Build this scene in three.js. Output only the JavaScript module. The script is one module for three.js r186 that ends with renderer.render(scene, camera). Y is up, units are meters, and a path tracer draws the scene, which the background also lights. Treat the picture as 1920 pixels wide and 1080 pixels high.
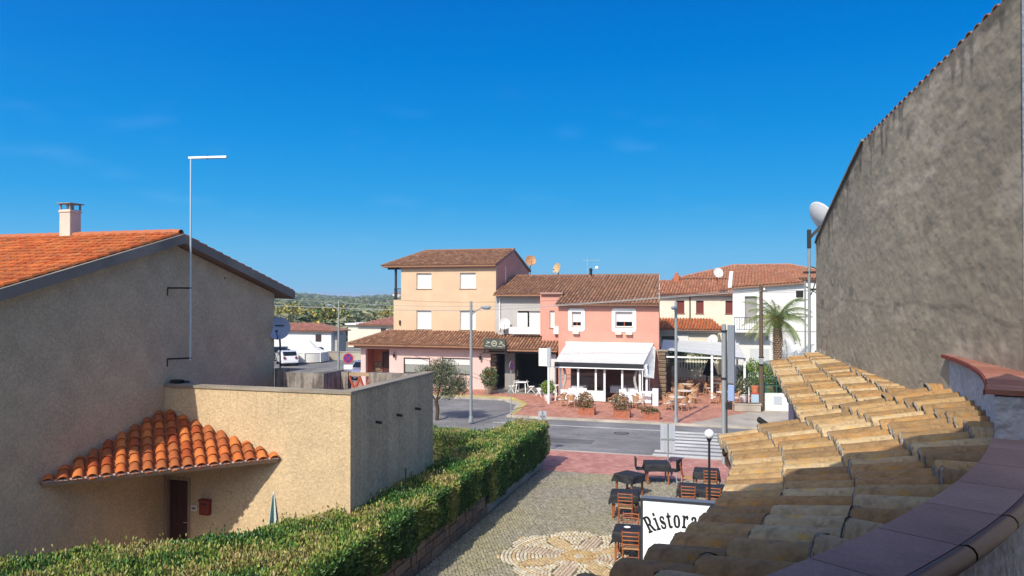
import * as THREE from 'three';
import { mergeGeometries } from 'three/addons/utils/BufferGeometryUtils.js';
import { RoundedBoxGeometry } from 'three/addons/geometries/RoundedBoxGeometry.js';
import { ImprovedNoise } from 'three/addons/math/ImprovedNoise.js';

// ---------------------------------------------------------------- camera, sky, sun, exposure
// x runs along the street, -z runs up the lane towards the street, y is up, metres
const EYE = 6.8, R = THREE.MathUtils.degToRad;
const scene = new THREE.Scene();
const camera = new THREE.PerspectiveCamera(41.11, 1920 / 1080, 0.1, 60000);
camera.position.set(0, EYE, 0);
camera.lookAt(-Math.sin(R(17)) * 100, EYE + 0.9028, -Math.cos(R(17)) * 100);
const renderer = new THREE.WebGLRenderer({ antialias: true });
renderer.setSize(1024, 576);
renderer.toneMapping = THREE.LinearToneMapping;
renderer.toneMappingExposure = 1.38;
renderer.shadowMap.enabled = true;

const SUN_AZ = R(11), SUN_EL = R(42);
const toSun = new THREE.Vector3(-Math.sin(SUN_AZ) * Math.cos(SUN_EL), Math.sin(SUN_EL), Math.cos(SUN_AZ) * Math.cos(SUN_EL));
const sun = new THREE.DirectionalLight(new THREE.Color(1, 0.93, 0.82), 3.55);
sun.position.copy(toSun).multiplyScalar(120).add(new THREE.Vector3(-12, 0, -35));
sun.target.position.set(-12, 0, -35);
sun.castShadow = true;
sun.shadow.mapSize.set(4096, 4096);
Object.assign(sun.shadow.camera, { left: -70, right: 70, top: 70, bottom: -70, near: 1, far: 300 });
scene.add(sun, sun.target);

function seeded(a) { return () => { a |= 0; a = a + 0x6D2B79F5 | 0; let t = Math.imul(a ^ a >>> 15, 1 | a); t = t + Math.imul(t ^ t >>> 7, 61 | t) ^ t; return ((t ^ t >>> 14) >>> 0) / 4294967296; }; }
const perlin = new ImprovedNoise();
const mix = (a, b, t) => a + (b - a) * t, clamp = (x, a = 0, b = 1) => Math.min(b, Math.max(a, x));
const smooth = (a, b, x) => { const t = clamp((x - a) / (b - a)); return t * t * (3 - 2 * t); };
const lin = c => c <= 0.04045 ? c / 12.92 : Math.pow((c + 0.055) / 1.055, 2.4);

{ // clear spring sky: air that pales towards the horizon and round the sun, with a few thin cirrus wisps
  const W = 1024, Hh = 512, data = new Float32Array(W * Hh * 4);
  const stops = [[-90, 96, 150, 196], [-1, 118, 178, 222], [0, 134, 192, 231], [3, 108, 186, 236], [7, 54, 164, 233], [12, 20, 144, 226], [17, 0, 127, 217], [22, 0, 113, 207], [40, 0, 96, 188], [90, 2, 82, 170]];
  for (let j = 0; j < Hh; j++) {
    const el = (j + 0.5) / Hh * 180 - 90;
    let k = 0; while (k < stops.length - 2 && el > stops[k + 1][0]) k++;
    const f = clamp((el - stops[k][0]) / (stops[k + 1][0] - stops[k][0]));
    const c = [1, 2, 3].map(n => lin(mix(stops[k][n], stops[k + 1][n], f) / 255) / 1.38);
    for (let i = 0; i < W; i++) {
      const a = ((i + 0.5) / W - 0.5) * Math.PI * 2, ce = Math.cos(R(el));
      const d = [ce * Math.cos(a), Math.sin(R(el)), ce * Math.sin(a)];
      const cs = d[0] * toSun.x + d[1] * toSun.y + d[2] * toSun.z;
      const glow = el > -1 ? 1.6 * Math.pow(clamp(cs), 16) + 0.62 * Math.pow(clamp(0.5 + 0.5 * cs), 6) : 0;
      const n = perlin.noise(d[0] * 5 + 3, d[1] * 46 + d[0] * 9, d[2] * 5) * 0.6 + perlin.noise(d[0] * 16, d[1] * 110 + d[2] * 22, d[2] * 16) * 0.4;
      const wisp = el > 0 ? 0.022 * smooth(0.2, 0.6, n) * smooth(0.5, 3, el) * (1 - smooth(10, 18, el)) : 0;
      const o = (j * W + i) * 4;
      for (let n2 = 0; n2 < 3; n2++) data[o + n2] = c[n2] + (glow + wisp) * [1, 0.97, 0.92][n2];
      data[o + 3] = 1;
    }
  }
  const t = new THREE.DataTexture(data, W, Hh, THREE.RGBAFormat, THREE.FloatType);
  t.mapping = THREE.EquirectangularReflectionMapping; t.magFilter = t.minFilter = THREE.LinearFilter;
  t.wrapS = THREE.RepeatWrapping; t.needsUpdate = true;
  scene.background = t; scene.environment = t;
}

// ---------------------------------------------------------------- procedural textures
function hash2(x, y, s) { let h = Math.imul(x, 374761393) ^ Math.imul(y, 668265263) ^ Math.imul(s, 2246822519); h = Math.imul(h ^ h >>> 13, 1274126177); return ((h ^ h >>> 16) >>> 0) / 4294967296; }
function vnoise(u, v, px, py, s) { // tileable value noise, px by py cells
  const x = u * px, y = v * py, xi = Math.floor(x), yi = Math.floor(y), fx = x - xi, fy = y - yi;
  const sx = fx * fx * (3 - 2 * fx), sy = fy * fy * (3 - 2 * fy), m = (a, n) => ((a % n) + n) % n;
  const h = (i, j) => hash2(m(i, px), m(j, py), s);
  return mix(mix(h(xi, yi), h(xi + 1, yi), sx), mix(h(xi, yi + 1), h(xi + 1, yi + 1), sx), sy);
}
function fbm(u, v, p, o, s) { let a = 0, w = 0.5, t = 0; for (let i = 0; i < o; i++) { a += w * vnoise(u, v, p, p, s + i); t += w; w *= 0.55; p *= 2; } return a / t; }
function fbmA(u, v, px, py, o, s) { let a = 0, w = 0.5, t = 0; for (let i = 0; i < o; i++) { a += w * vnoise(u, v, px, py, s + i); t += w; w *= 0.55; px *= 2; py *= 2; } return a / t; }
function tex(size, metres, fn, srgb = true, ratio = 1) {
  const w = size, h = Math.round(size * ratio), d = new Uint8Array(w * h * 4);
  for (let j = 0; j < h; j++) for (let i = 0; i < w; i++) {
    let c = fn((i + 0.5) / w, (j + 0.5) / h); if (typeof c === 'number') c = [c, c, c];
    const o = (j * w + i) * 4; d[o] = clamp(c[0]) * 255; d[o + 1] = clamp(c[1]) * 255; d[o + 2] = clamp(c[2]) * 255; d[o + 3] = 255;
  }
  const t = new THREE.DataTexture(d, w, h); t.magFilter = THREE.LinearFilter; t.minFilter = THREE.LinearFilter;
  t.wrapS = t.wrapT = THREE.RepeatWrapping; if (srgb) t.colorSpace = THREE.SRGBColorSpace;
  t.repeat.set(1 / metres, 1 / (metres * ratio)); t.needsUpdate = true; return t;
}
const tx = {
  stucco: tex(512, 2.2, (u, v) => { const g = fbm(u, v, 64, 3, 1), b = fbm(u, v, 5, 3, 9); return 0.9 + 0.2 * (g - 0.5) + 0.12 * (b - 0.5); }),
  stuccoBump: tex(512, 2.2, (u, v) => 0.5 + 0.9 * (fbm(u, v, 48, 3, 1) - 0.5), false),
  stain: tex(512, 3, (u, v) => { const q = u + 0.03 * (fbm(u, v, 3, 3, 38) - 0.5), a = vnoise(q, v, 9, 1, 34) * 0.6 + vnoise(q, v, 31, 2, 35) * 0.4, g = fbm(u, v, 64, 3, 36), b = fbm(u, v, 5, 3, 37), s = smooth(0.45, 0.85, a * 0.75 + b * 0.3); const x = 0.9 + 0.26 * (g - 0.5) + 0.16 * (b - 0.5) - 0.08 * s; return [x, x * 0.99, x * 0.975]; }),
  paint: tex(256, 3, (u, v) => 0.95 + 0.09 * (fbm(u, v, 4, 4, 21) - 0.5) + 0.05 * (vnoise(u, v, 128, 128, 3) - 0.5)),
  fine: tex(256, 0.8, (u, v) => fbm(u, v, 32, 3, 5), false),
  streaks: tex(512, 3, (u, v) => { // dirt runs washed down concrete
    const q = u + 0.02 * (fbm(u, v, 4, 3, 30) - 0.5), a = vnoise(q, v, 34, 3, 31) * 0.55 + vnoise(q, v, 90, 6, 32) * 0.45, b = fbm(u, v, 6, 4, 33), s = smooth(0.4, 0.8, a * 0.7 + b * 0.4);
    return [0.88 - 0.3 * s, 0.87 - 0.3 * s, 0.85 - 0.29 * s].map(x => x + 0.2 * (fbm(u, v, 50, 3, 39) - 0.5)); }),
  asphalt: tex(512, 5, (u, v) => { const g = vnoise(u, v, 256, 256, 41), b = fbm(u, v, 4, 4, 42), c = smooth(0.485, 0.5, fbm(u, v, 7, 4, 44)) * (1 - smooth(0.5, 0.515, fbm(u, v, 7, 4, 44))); return 0.80 + 0.18 * (g - 0.5) + 0.28 * (b - 0.5) - 0.14 * c + 0.1 * (vnoise(u, v, 3, 12, 45) - 0.5); }),
  concrete: tex(512, 4, (u, v) => { const g = vnoise(u, v, 200, 200, 51), b = fbm(u, v, 4, 5, 52); return [0.88 + 0.1 * (g - 0.5) + 0.3 * (b - 0.5), 0.87 + 0.1 * (g - 0.5) + 0.3 * (b - 0.5), 0.85 + 0.1 * (g - 0.5) + 0.28 * (b - 0.5)]; }),
  pavers: tex(1024, 3.2, (u, v) => { // small clay pavers, too far away to be told apart: 0.2 x 0.1 m in staggered rows
    const row = Math.floor(v * 32), x = u * 16 + (row % 2) * 0.5, c = ((Math.floor(x) % 16) + 16) % 16, fx = x - Math.floor(x), fy = v * 32 - row;
    const joint = fx < 0.05 || fy < 0.1, k = hash2(c, row, 61), b = fbm(u, v, 4, 4, 62) - 0.5, g = vnoise(u, v, 256, 256, 63) - 0.5;
    return joint ? [0.62 + b * 0.2, 0.55 + b * 0.2, 0.5 + b * 0.2] : [0.86 + 0.16 * (k - 0.5) + 0.2 * b + g * 0.08, 0.80 + 0.24 * (k - 0.5) + 0.24 * b + g * 0.08, 0.78 + 0.24 * (k - 0.5) + 0.24 * b + g * 0.08]; }),
  lichen: tex(512, 0.9, (u, v) => { // grain, soot and pale and ochre lichen spots on old tiles
    const b = fbm(u, v, 6, 4, 71), g = fbm(u, v, 60, 3, 72), l = smooth(0.63, 0.68, fbm(u, v, 26, 3, 73)), y = smooth(0.68, 0.72, fbm(u, v, 9, 4, 74)), d = smooth(0.56, 0.7, fbm(u, v, 14, 4, 75));
    let c = [0.84, 0.80, 0.76].map((x, i) => x + 0.2 * (b - 0.5) + 0.16 * (g - 0.5) - d * 0.1);
    c = c.map((x, i) => mix(x, [0.92, 0.92, 0.84][i], l * 0.4)); return c.map((x, i) => mix(x, [1, 0.8, 0.35][i], y * 0.45)); }),
  clay: tex(256, 0.7, (u, v) => { const b = fbm(u, v, 6, 4, 81), g = fbm(u, v, 32, 3, 82); return [0.93 + 0.18 * (b - 0.5) + 0.1 * (g - 0.5), 0.90 + 0.28 * (b - 0.5) + 0.14 * (g - 0.5), 0.88 + 0.3 * (b - 0.5) + 0.14 * (g - 0.5)]; }),
  wood: tex(256, 0.6, (u, v) => { const w = vnoise(u, v, 60, 3, 91) * 0.6 + vnoise(u, v, 120, 5, 92) * 0.4; return [0.86 + 0.3 * (w - 0.5), 0.83 + 0.36 * (w - 0.5), 0.80 + 0.4 * (w - 0.5)]; }),
  slats: tex(128, 0.24, (u, v) => { const f = (v * 6) % 1; return f < 0.14 ? 0.78 : 0.97; }),
  crease: tex(256, 2.6, (u, v) => { const a = fbmA(u, v, 3, 14, 4, 96), b = Math.abs(vnoise(u, v, 5, 4, 97) - 0.5) < 0.02 ? 0.06 : 0; return 0.92 + 0.16 * (a - 0.5) - b; }),
  cloth: tex(256, 1, (u, v) => 0.9 + 0.16 * (fbm(u, v, 8, 4, 95) - 0.5), true),
  render: tex(1024, 9, (u, v) => { // bare cement render: trowel blotches, pale scrapes and dark damp patches
    const b = fbmA(u, v, 3, 8, 5, 101), w = vnoise(u, v, 14, 30, 102), g = fbmA(u, v, 60, 120, 3, 103);
    const bu = Math.floor(u * 24 + (Math.floor(v * 46) % 2) * 0.5), bv = Math.floor(v * 46), blk = hash2(((bu % 24) + 24) % 24, bv, 104), bl = blk > 0.94 ? (blk - 0.94) * 10 : 0;
    const soft = smooth(0, 0.22, (u * 24 + (bv % 2) * 0.5) % 1) * smooth(0, 0.22, 1 - (u * 24 + (bv % 2) * 0.5) % 1) * smooth(0, 0.25, (v * 46) % 1) * smooth(0, 0.25, 1 - (v * 46) % 1);
    const top = u < 4.8 / 9 ? 4.19 : 4.13 - (u * 9 - 4.8) * 0.262, dn = top - v * 9, drip = fbm(u, v * 0.35, 40, 3, 109), grime = smooth(0.12 + 0.7 * smooth(0.5, 0.8, drip), 0.02, dn) * (0.5 + drip), cr = Math.abs(fbm(u, v, 4, 4, 110) - 0.5), crack = cr < 0.0035 && fbm(u, v, 6, 2, 111) > 0.52 ? 0.16 : 0, lift = Math.abs(v * 9 - 2.05 - 0.3 * (fbm(u, 0.5, 6, 3, 112) - 0.5)) < 0.02 ? 0.07 : 0;
    const pale = smooth(0.62, 0.72, fbmA(u, v, 8, 22, 4, 105)), damp = smooth(0.55, 0.8, fbmA(u, v, 2, 5, 4, 106)), x = 0.86 + 0.14 * (b - 0.5) + 0.05 * (w - 0.5) + 0.16 * (g - 0.5) - 0.24 * bl * soft - 0.07 * damp - 0.24 * grime - crack - lift;
    return [x + 0.1 * pale, x * 0.985 + 0.1 * pale, x * 0.95 + 0.11 * pale]; }),
  renderBump: tex(1024, 9, (u, v) => { const s = smooth(0.5, 0.505, vnoise(u, v, 7, 11, 108)); return 0.5 + 0.5 * (fbmA(u, v, 8, 20, 5, 101) - 0.5) + 0.6 * (fbmA(u, v, 60, 110, 3, 107) - 0.5) + 0.06 * s; }, false),
};
tx.wing = tex(1024, 8, (u, v) => { // stucco with runs under the cap and splash marks at the foot
  const g = vnoise(u, v, 230, 230, 120) * 0.6 + vnoise(u, v, 470, 470, 121) * 0.4, b = fbm(u, v, 14, 3, 122), y = v * 8, drip = vnoise(u, v, 90, 3, 123) * 0.6 + vnoise(u, v, 210, 5, 124) * 0.4, run = smooth(0.62, 0.85, drip) * smooth(1.5 + 2.4 * drip, 4.46, y), foot = smooth(0.55, 0.75, fbm(u, v, 30, 3, 125)) * smooth(0.9, 0.1, y), cr = Math.abs(fbm(u, v, 5, 4, 126) - 0.5) < 0.0022 && fbm(u, v, 4, 2, 127) > 0.55 ? 0.1 : 0;
  const x = 0.9 + 0.2 * (g - 0.5) + 0.12 * (b - 0.5) - 0.13 * run - 0.12 * foot - cr; return [x, x * 0.992, x * 0.975]; });
const clone = (t, m) => { const c = t.clone(); c.repeat.set(1 / m, 1 / m); c.needsUpdate = true; return c; };

// ---------------------------------------------------------------- materials (colours are the things' own base colours)
function mt(color, o = {}) { const { phys, ...rest } = o; return new (phys ? THREE.MeshPhysicalMaterial : THREE.MeshStandardMaterial)({ color, roughness: 0.85, metalness: 0, ...rest }); }
const M = {
  cream: mt('#d8bf98', { map: tx.stucco, bumpMap: tx.stuccoBump, bumpScale: 0.011, roughness: 0.95 }),
  wing: mt('#d8bf98', { map: tx.wing, bumpMap: tx.stuccoBump, bumpScale: 0.011, roughness: 0.95 }),
  sidewall: mt('#d0bc9a', { map: tx.stain, bumpMap: tx.stuccoBump, bumpScale: 0.012, roughness: 0.95 }),
  capConcrete: mt('#a79c8b', { map: tx.concrete, bumpMap: tx.fine, bumpScale: 0.006 }),
  stainConcrete: mt('#a29d95', { map: tx.streaks, bumpMap: tx.fine, bumpScale: 0.006 }),
  slabEdge: mt('#948b80', { map: tx.concrete, bumpMap: tx.fine, bumpScale: 0.006 }),
  grey: mt('#bfb199', { map: tx.render, bumpMap: tx.renderBump, bumpScale: 0.018, roughness: 0.95 }),
  whiteWall: mt('#dcdad4', { map: tx.paint, bumpMap: tx.fine, bumpScale: 0.004 }),
  roughWhite: mt('#c9cac8', { map: tx.stucco, bumpMap: tx.stuccoBump, bumpScale: 0.02 }),
  houseWall: mt('#b3968a', { map: tx.paint }), lilac: mt('#c9aeb4', { map: tx.paint, bumpMap: tx.fine, bumpScale: 0.004 }),
  orangeWall: mt('#d9b896', { map: tx.paint }), pinkWall: mt('#d79a86', { map: tx.paint }), palePink: mt('#dcbfb5', { map: tx.paint }),
  greyWall: mt('#b9b5ae', { map: tx.paint }), yellowWall: mt('#e2dcc8', { map: tx.paint }), brightWall: mt('#e4e3df', { map: tx.paint }), porchWall: mt('#b4694a', { map: tx.paint }),
  white: mt('#e6e6e3', { roughness: 0.5 }), shutter: mt('#dcdcd8', { map: tx.slats, roughness: 0.55 }), redShutter: mt('#6e2a1e', { map: tx.slats, roughness: 0.6 }),
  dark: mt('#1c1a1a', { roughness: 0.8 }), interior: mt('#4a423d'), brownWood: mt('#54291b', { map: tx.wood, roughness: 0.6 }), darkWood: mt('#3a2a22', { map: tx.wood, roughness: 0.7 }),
  chairWood: mt('#a8643a', { map: tx.wood, roughness: 0.5 }), straw: mt('#b98f62', { map: tx.cloth, roughness: 0.9 }), blackCloth: mt('#232326', { map: tx.cloth, roughness: 0.75 }),
  cane: mt('#b88a63', { roughness: 0.6 }), tableTop: mt('#dcd3c6', { roughness: 0.45 }), whiteCloth: mt('#e8e8e8', { map: tx.cloth, roughness: 0.9 }),
  galv: mt('#a3abae', { metalness: 0.2, roughness: 0.5, map: tx.concrete }), steel: mt('#b4bcc2', { metalness: 0.25, roughness: 0.45 }), paintedGrey: mt('#7f8b90', { roughness: 0.5 }), iron: mt('#2b2b2d', { metalness: 0.4, roughness: 0.6 }), aluminium: mt('#c5cdd1', { metalness: 0.5, roughness: 0.4 }),
  greenPaint: mt('#24564a', { roughness: 0.6 }), redPaint: mt('#9d4a34', { roughness: 0.6 }), rustRed: mt('#8a3a2a', { map: tx.clay }),
  glass: mt('#ffffff', { phys: true, transmission: 1, thickness: 0, roughness: 0.03, ior: 1.5, transparent: true }),
  darkGlass: mt('#14181b', { roughness: 0.08, metalness: 0.1 }), blackFabric: mt('#2a2b30', { roughness: 0.9 }), pvc: mt('#dad9d3', { roughness: 0.6, map: tx.crease, bumpMap: tx.crease, bumpScale: 0.03 }),
  asphalt: mt('#979492', { map: tx.asphalt, roughness: 0.95 }), asphaltSide: mt('#95918b', { map: tx.asphalt, roughness: 0.95 }), roadPaint: mt('#d9d9d4', { map: tx.concrete, roughness: 0.8 }), faintPaint: mt('#a9a9a5', { map: tx.asphalt }), bluePaint: mt('#7fa6bd', { map: tx.concrete }), yellowPaint: mt('#cdbf72', { map: tx.concrete }),
  pavement: mt('#b9b0a2', { map: tx.concrete, roughness: 0.9 }), kerb: mt('#c4bbae', { map: tx.concrete, roughness: 0.9 }), plaza: mt('#c9957f', { map: tx.pavers, roughness: 0.9 }), lanePavers: mt('#c9968a', { map: tx.pavers, roughness: 0.9 }), bed: mt('#6d6a50', { map: tx.concrete, roughness: 1 }),
  soil: mt('#4d4030', { map: tx.concrete, roughness: 1 }), terracottaPot: mt('#a8694f', { map: tx.clay }), floorTile: mt('#8d8a86', { map: tx.concrete }), stone: mt('#8f7c66', { map: tx.concrete, bumpMap: tx.fine, bumpScale: 0.01 }),
  bark: mt('#5d4b3b', { map: tx.wood, bumpMap: tx.fine, bumpScale: 0.02 }), oldWood: mt('#6a5a4b', { map: tx.wood }), cable: mt('#3c3c3e', { roughness: 0.7 }), paleCable: mt('#9c9c98', { roughness: 0.7 }),
  tyre: mt('#161616', { roughness: 0.9 }), chrome: mt('#b8bcc0', { metalness: 0.8, roughness: 0.25 }),
};
const leafy = (rough = 0.6, tr = 0.25) => mt('#ffffff', { phys: true, roughness: rough, transmission: tr, thickness: 0, side: THREE.DoubleSide });

// ---------------------------------------------------------------- geometry helpers
function metric(g) { // uv in metres, from position and facing
  const p = g.attributes.position, n = g.attributes.normal, uv = new Float32Array(p.count * 2);
  for (let i = 0; i < p.count; i++) {
    const ax = Math.abs(n.getX(i)), ay = Math.abs(n.getY(i)), az = Math.abs(n.getZ(i));
    const [a, b] = ax > ay && ax > az ? [p.getZ(i), p.getY(i)] : ay > az ? [p.getX(i), p.getZ(i)] : [p.getX(i), p.getY(i)];
    uv[i * 2] = a; uv[i * 2 + 1] = b;
  }
  g.setAttribute('uv', new THREE.BufferAttribute(uv, 2)); return g;
}
const box = (x0, x1, y0, y1, z0, z1) => metric(new THREE.BoxGeometry(Math.abs(x1 - x0), Math.abs(y1 - y0), Math.abs(z1 - z0)).translate((x0 + x1) / 2, (y0 + y1) / 2, (z0 + z1) / 2));
const rbox = (x0, x1, y0, y1, z0, z1, r = 0.02, s = 2) => metric(new RoundedBoxGeometry(Math.abs(x1 - x0), Math.abs(y1 - y0), Math.abs(z1 - z0), s, r).translate((x0 + x1) / 2, (y0 + y1) / 2, (z0 + z1) / 2));
// st-box: x range, y range, distance range t (z = -t)
const bt = (x0, x1, y0, y1, t0, t1) => box(x0, x1, y0, y1, -t1, -t0);
const poly = pts => new THREE.Shape(pts.map(p => new THREE.Vector2(p[0], p[1])));
const rectPath = (x0, x1, y0, y1) => new THREE.Path([[x0, y0], [x1, y0], [x1, y1], [x0, y1]].map(p => new THREE.Vector2(...p)));
function extr(shape, depth, bevel = 0, seg = 12) { return new THREE.ExtrudeGeometry(shape, { depth, bevelEnabled: bevel > 0, bevelThickness: bevel, bevelSize: bevel, bevelOffset: -bevel, bevelSegments: 2, curveSegments: seg }); }
// vertical slab facing the camera side (+z): outline in (x, y), front face at distance t
function wallF(pts, t, thick, holes = []) { const s = poly(pts); holes.forEach(h => s.holes.push(h.isPath ? h : rectPath(...h))); return metric(extr(s, thick).translate(0, 0, -t - thick)); }
// vertical slab in a plane x = const: outline in (t, y), right face at x
function wallS(pts, x, thick, holes = []) { const s = poly(pts); holes.forEach(h => s.holes.push(rectPath(...h))); return metric(extr(s, thick).rotateY(Math.PI / 2).translate(x - thick, 0, 0)); }
// prism with outline in (x, t)
function prism(pts, y0, y1) { return metric(extr(poly(pts), y1 - y0).rotateX(-Math.PI / 2).translate(0, y0, 0)); }
function tube(pts, r, seg = 6, n) { const c = new THREE.CatmullRomCurve3(pts.map(p => p.isVector3 ? p : new THREE.Vector3(...p)), false, 'centripetal'); return new THREE.TubeGeometry(c, n || Math.max(2, pts.length * 4), r, seg); }
function rod(a, b, r0, r1 = r0, seg = 8) { const A = new THREE.Vector3(...a), B = new THREE.Vector3(...b), d = B.clone().sub(A), g = new THREE.CylinderGeometry(r1, r0, d.length(), seg); g.applyQuaternion(new THREE.Quaternion().setFromUnitVectors(new THREE.Vector3(0, 1, 0), d.clone().normalize())); return g.translate(...A.add(B).multiplyScalar(0.5).toArray()); }
function bar(a, b, w, h) { const A = new THREE.Vector3(...a), B = new THREE.Vector3(...b), d = B.clone().sub(A), g = new THREE.BoxGeometry(w, d.length(), h); g.applyQuaternion(new THREE.Quaternion().setFromUnitVectors(new THREE.Vector3(0, 1, 0), d.clone().normalize())); return metric(g).translate(...A.add(B).multiplyScalar(0.5).toArray()); }
const merge = gs => gs.length === 1 ? gs[0] : mergeGeometries(gs.map(g => { const h = g.index ? g.toNonIndexed() : g.clone(); for (const k of Object.keys(h.attributes)) if (!['position', 'normal', 'uv', 'color'].includes(k)) h.deleteAttribute(k); return h; }));

// ---------------------------------------------------------------- things, parts, structure
const taken = {};
function numbered(n) { const k = taken[n] = (taken[n] ?? -1) + 1; return k ? n + '_' + String(k).padStart(3, '0') : n; }
function tag(o, label, category, group, kind) { o.userData = { label, category }; if (group) o.userData.group = group; if (kind) o.userData.kind = kind; return o; }
function thing(name, label, category, x = 0, y = 0, z = 0, turn = 0, group) { const o = new THREE.Group(); o.name = numbered(name); o.position.set(x, y, z); o.rotation.y = turn; tag(o, label, category, group); scene.add(o); return o; }
function mesh(name, g, m) { const o = new THREE.Mesh(g, m); o.name = name; o.castShadow = o.receiveShadow = true; return o; }
function part(parent, name, g, m, extra) { const o = mesh(name, Array.isArray(g) ? merge(g) : g, m); parent.add(o); if (extra) Object.assign(o.userData, extra); return o; }
// geometry given in world coordinates, for a thing that is not turned
function wpart(parent, name, g, m, extra) { let r = parent; while (r.parent && r.parent !== scene) r = r.parent; const q = Array.isArray(g) ? merge(g) : g; q.translate(-r.position.x, -r.position.y, -r.position.z); return part(parent, name, q, m, extra); }
function struct(name, g, m) { const o = mesh(numbered(name), Array.isArray(g) ? merge(g) : g, m); o.userData = { kind: 'structure' }; scene.add(o); return o; }
function dup(o, x, y, z, turn, label) { const c = o.clone(); c.name = numbered(o.name.replace(/_\d{3}$/, '')); c.position.set(x, y, z); c.rotation.y = turn; c.userData = { ...o.userData }; if (label) c.userData.label = label; scene.add(c); return c; }

// ---------------------------------------------------------------- roof tiles
// one cover tile: half pipe, z from 0 (upper end) to len (lower end), open side down
function coverTile(r0, r1, len, th = 0.014, seg = 6, lift = 0.02, ys = 0.86) {
  const pos = [], idx = [], uv = [], ring = (r, z, y) => { for (let i = 0; i <= seg; i++) { const a = Math.PI * i / seg; pos.push(Math.cos(a) * r, Math.sin(a) * r * ys + y, z); uv.push(i / seg * r * 3, z); } };
  ring(r0, 0, 0); ring(r1, len, lift); ring(r1, len, lift); ring(r1 - th, len, lift); ring(r0 - th, 0, 0); ring(r1 - th, len, lift);
  const q = (a, b, flip) => { for (let i = 0; i < seg; i++) { const A = a + i, B = a + i + 1, C = b + i, D = b + i + 1; flip ? idx.push(A, B, C, B, D, C) : idx.push(A, C, B, B, C, D); } };
  const n = seg + 1; q(0, n, false); q(2 * n, 3 * n, false); q(4 * n, 5 * n, true);
  const g = new THREE.BufferGeometry(); g.setAttribute('position', new THREE.Float32BufferAttribute(pos, 3)); g.setAttribute('uv', new THREE.Float32BufferAttribute(uv, 2)); g.setIndex(idx); g.computeVertexNormals(); return g;
}
const V3 = (x, y, z) => new THREE.Vector3(x, y, z);
// merged field of distant cover tiles over a flat slope: O = upper left corner, X = across (unit), D = down the slope (unit)
function tileField(O, X, D, w, l, { pitch = 0.22, course = 0.36, r = 0.085, seg = 4, inside, colors, seed = 1, jitter = 0.006 } = {}) {
  const rnd = seeded(seed), N = V3().crossVectors(D, X).normalize(); if (N.y < 0) N.negate();
  const pos = [], col = [], idx = [], uv = []; const nx = Math.floor(w / pitch), nz = Math.ceil(l / course);
  const P = (x, y, z) => [O.x + X.x * x + N.x * y + D.x * z, O.y + X.y * x + N.y * y + D.y * z, O.z + X.z * x + N.z * y + D.z * z];
  for (let i = 0; i < nx; i++) { const xc = (i + 0.5) * (w / nx), off = (rnd() - 0.5) * 0.06;
    for (let k = 0; k < nz; k++) { const z0 = k * course + off, z1 = Math.min(l + 0.06, z0 + course + 0.04); if (z0 > l - 0.03) continue; if (inside && !inside(xc, Math.max(z0, 0) + course * 0.5)) continue;
      const c = colors[Math.floor(rnd() * colors.length)], b = 0.82 + 0.36 * rnd(), dx = (rnd() - 0.5) * jitter * 2, dy = rnd() * jitter, base = pos.length / 3, u0 = rnd() * 5, v0 = rnd() * 5;
      for (const [z, rr, y] of [[Math.max(0, z0), r * 0.88, 0], [z1, r, 0.024]]) for (let s = 0; s <= seg; s++) { const a = Math.PI * s / seg; pos.push(...P(xc + dx + Math.cos(a) * rr, Math.sin(a) * rr * 0.85 + y + dy, z)); col.push(c.r * b, c.g * b, c.b * b); uv.push(u0 + s * 0.05, v0 + z); }
      for (let s = 0; s < seg; s++) { const A = base + s, C = base + seg + 1 + s; idx.push(A, C, A + 1, A + 1, C, C + 1); }
      const e = pos.length / 3; for (let s = 0; s <= seg; s++) { const a = Math.PI * s / seg; pos.push(...P(xc + dx + Math.cos(a) * r * 0.8, Math.sin(a) * r * 0.85 * 0.75 + 0.02 + dy, z1)); col.push(c.r * b, c.g * b, c.b * b); uv.push(u0 + s * 0.05, v0 + z1); }
      for (let s = 0; s < seg; s++) { const A = base + seg + 1 + s, C = e + s; idx.push(A, C, A + 1, A + 1, C, C + 1); }
    } }
  const g = new THREE.BufferGeometry(); g.setAttribute('position', new THREE.Float32BufferAttribute(pos, 3)); g.setAttribute('uv', new THREE.Float32BufferAttribute(uv, 2)); g.setAttribute('color', new THREE.Float32BufferAttribute(col, 3)); g.setIndex(idx);
  const h = g.toNonIndexed(); h.computeVertexNormals(); return h;
}
const C3 = list => list.map(h => new THREE.Color(h));
const clayMat = mt('#ffffff', { vertexColors: true, map: tx.clay, roughness: 0.9 });
// ridge or hip line of overlapping half pipes
function ridgeLine(a, b, r = 0.11, step = 0.36) {
  const A = V3(...a), B = V3(...b), d = B.clone().sub(A), L = d.length(), n = Math.max(1, Math.round(L / step)); d.normalize();
  const X = V3().crossVectors(V3(0, 1, 0), d).normalize(), N = V3().crossVectors(d, X), gs = [];
  for (let i = 0; i < n; i++) { const g = coverTile(r * 0.9, r, L / n + 0.04, 0.014, 6, 0.015), m = new THREE.Matrix4().makeBasis(X, N, d).setPosition(A.clone().addScaledVector(d, L / n * i)); gs.push(g.applyMatrix4(m)); }
  return merge(gs);
}
const rot90 = R(90);

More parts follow.
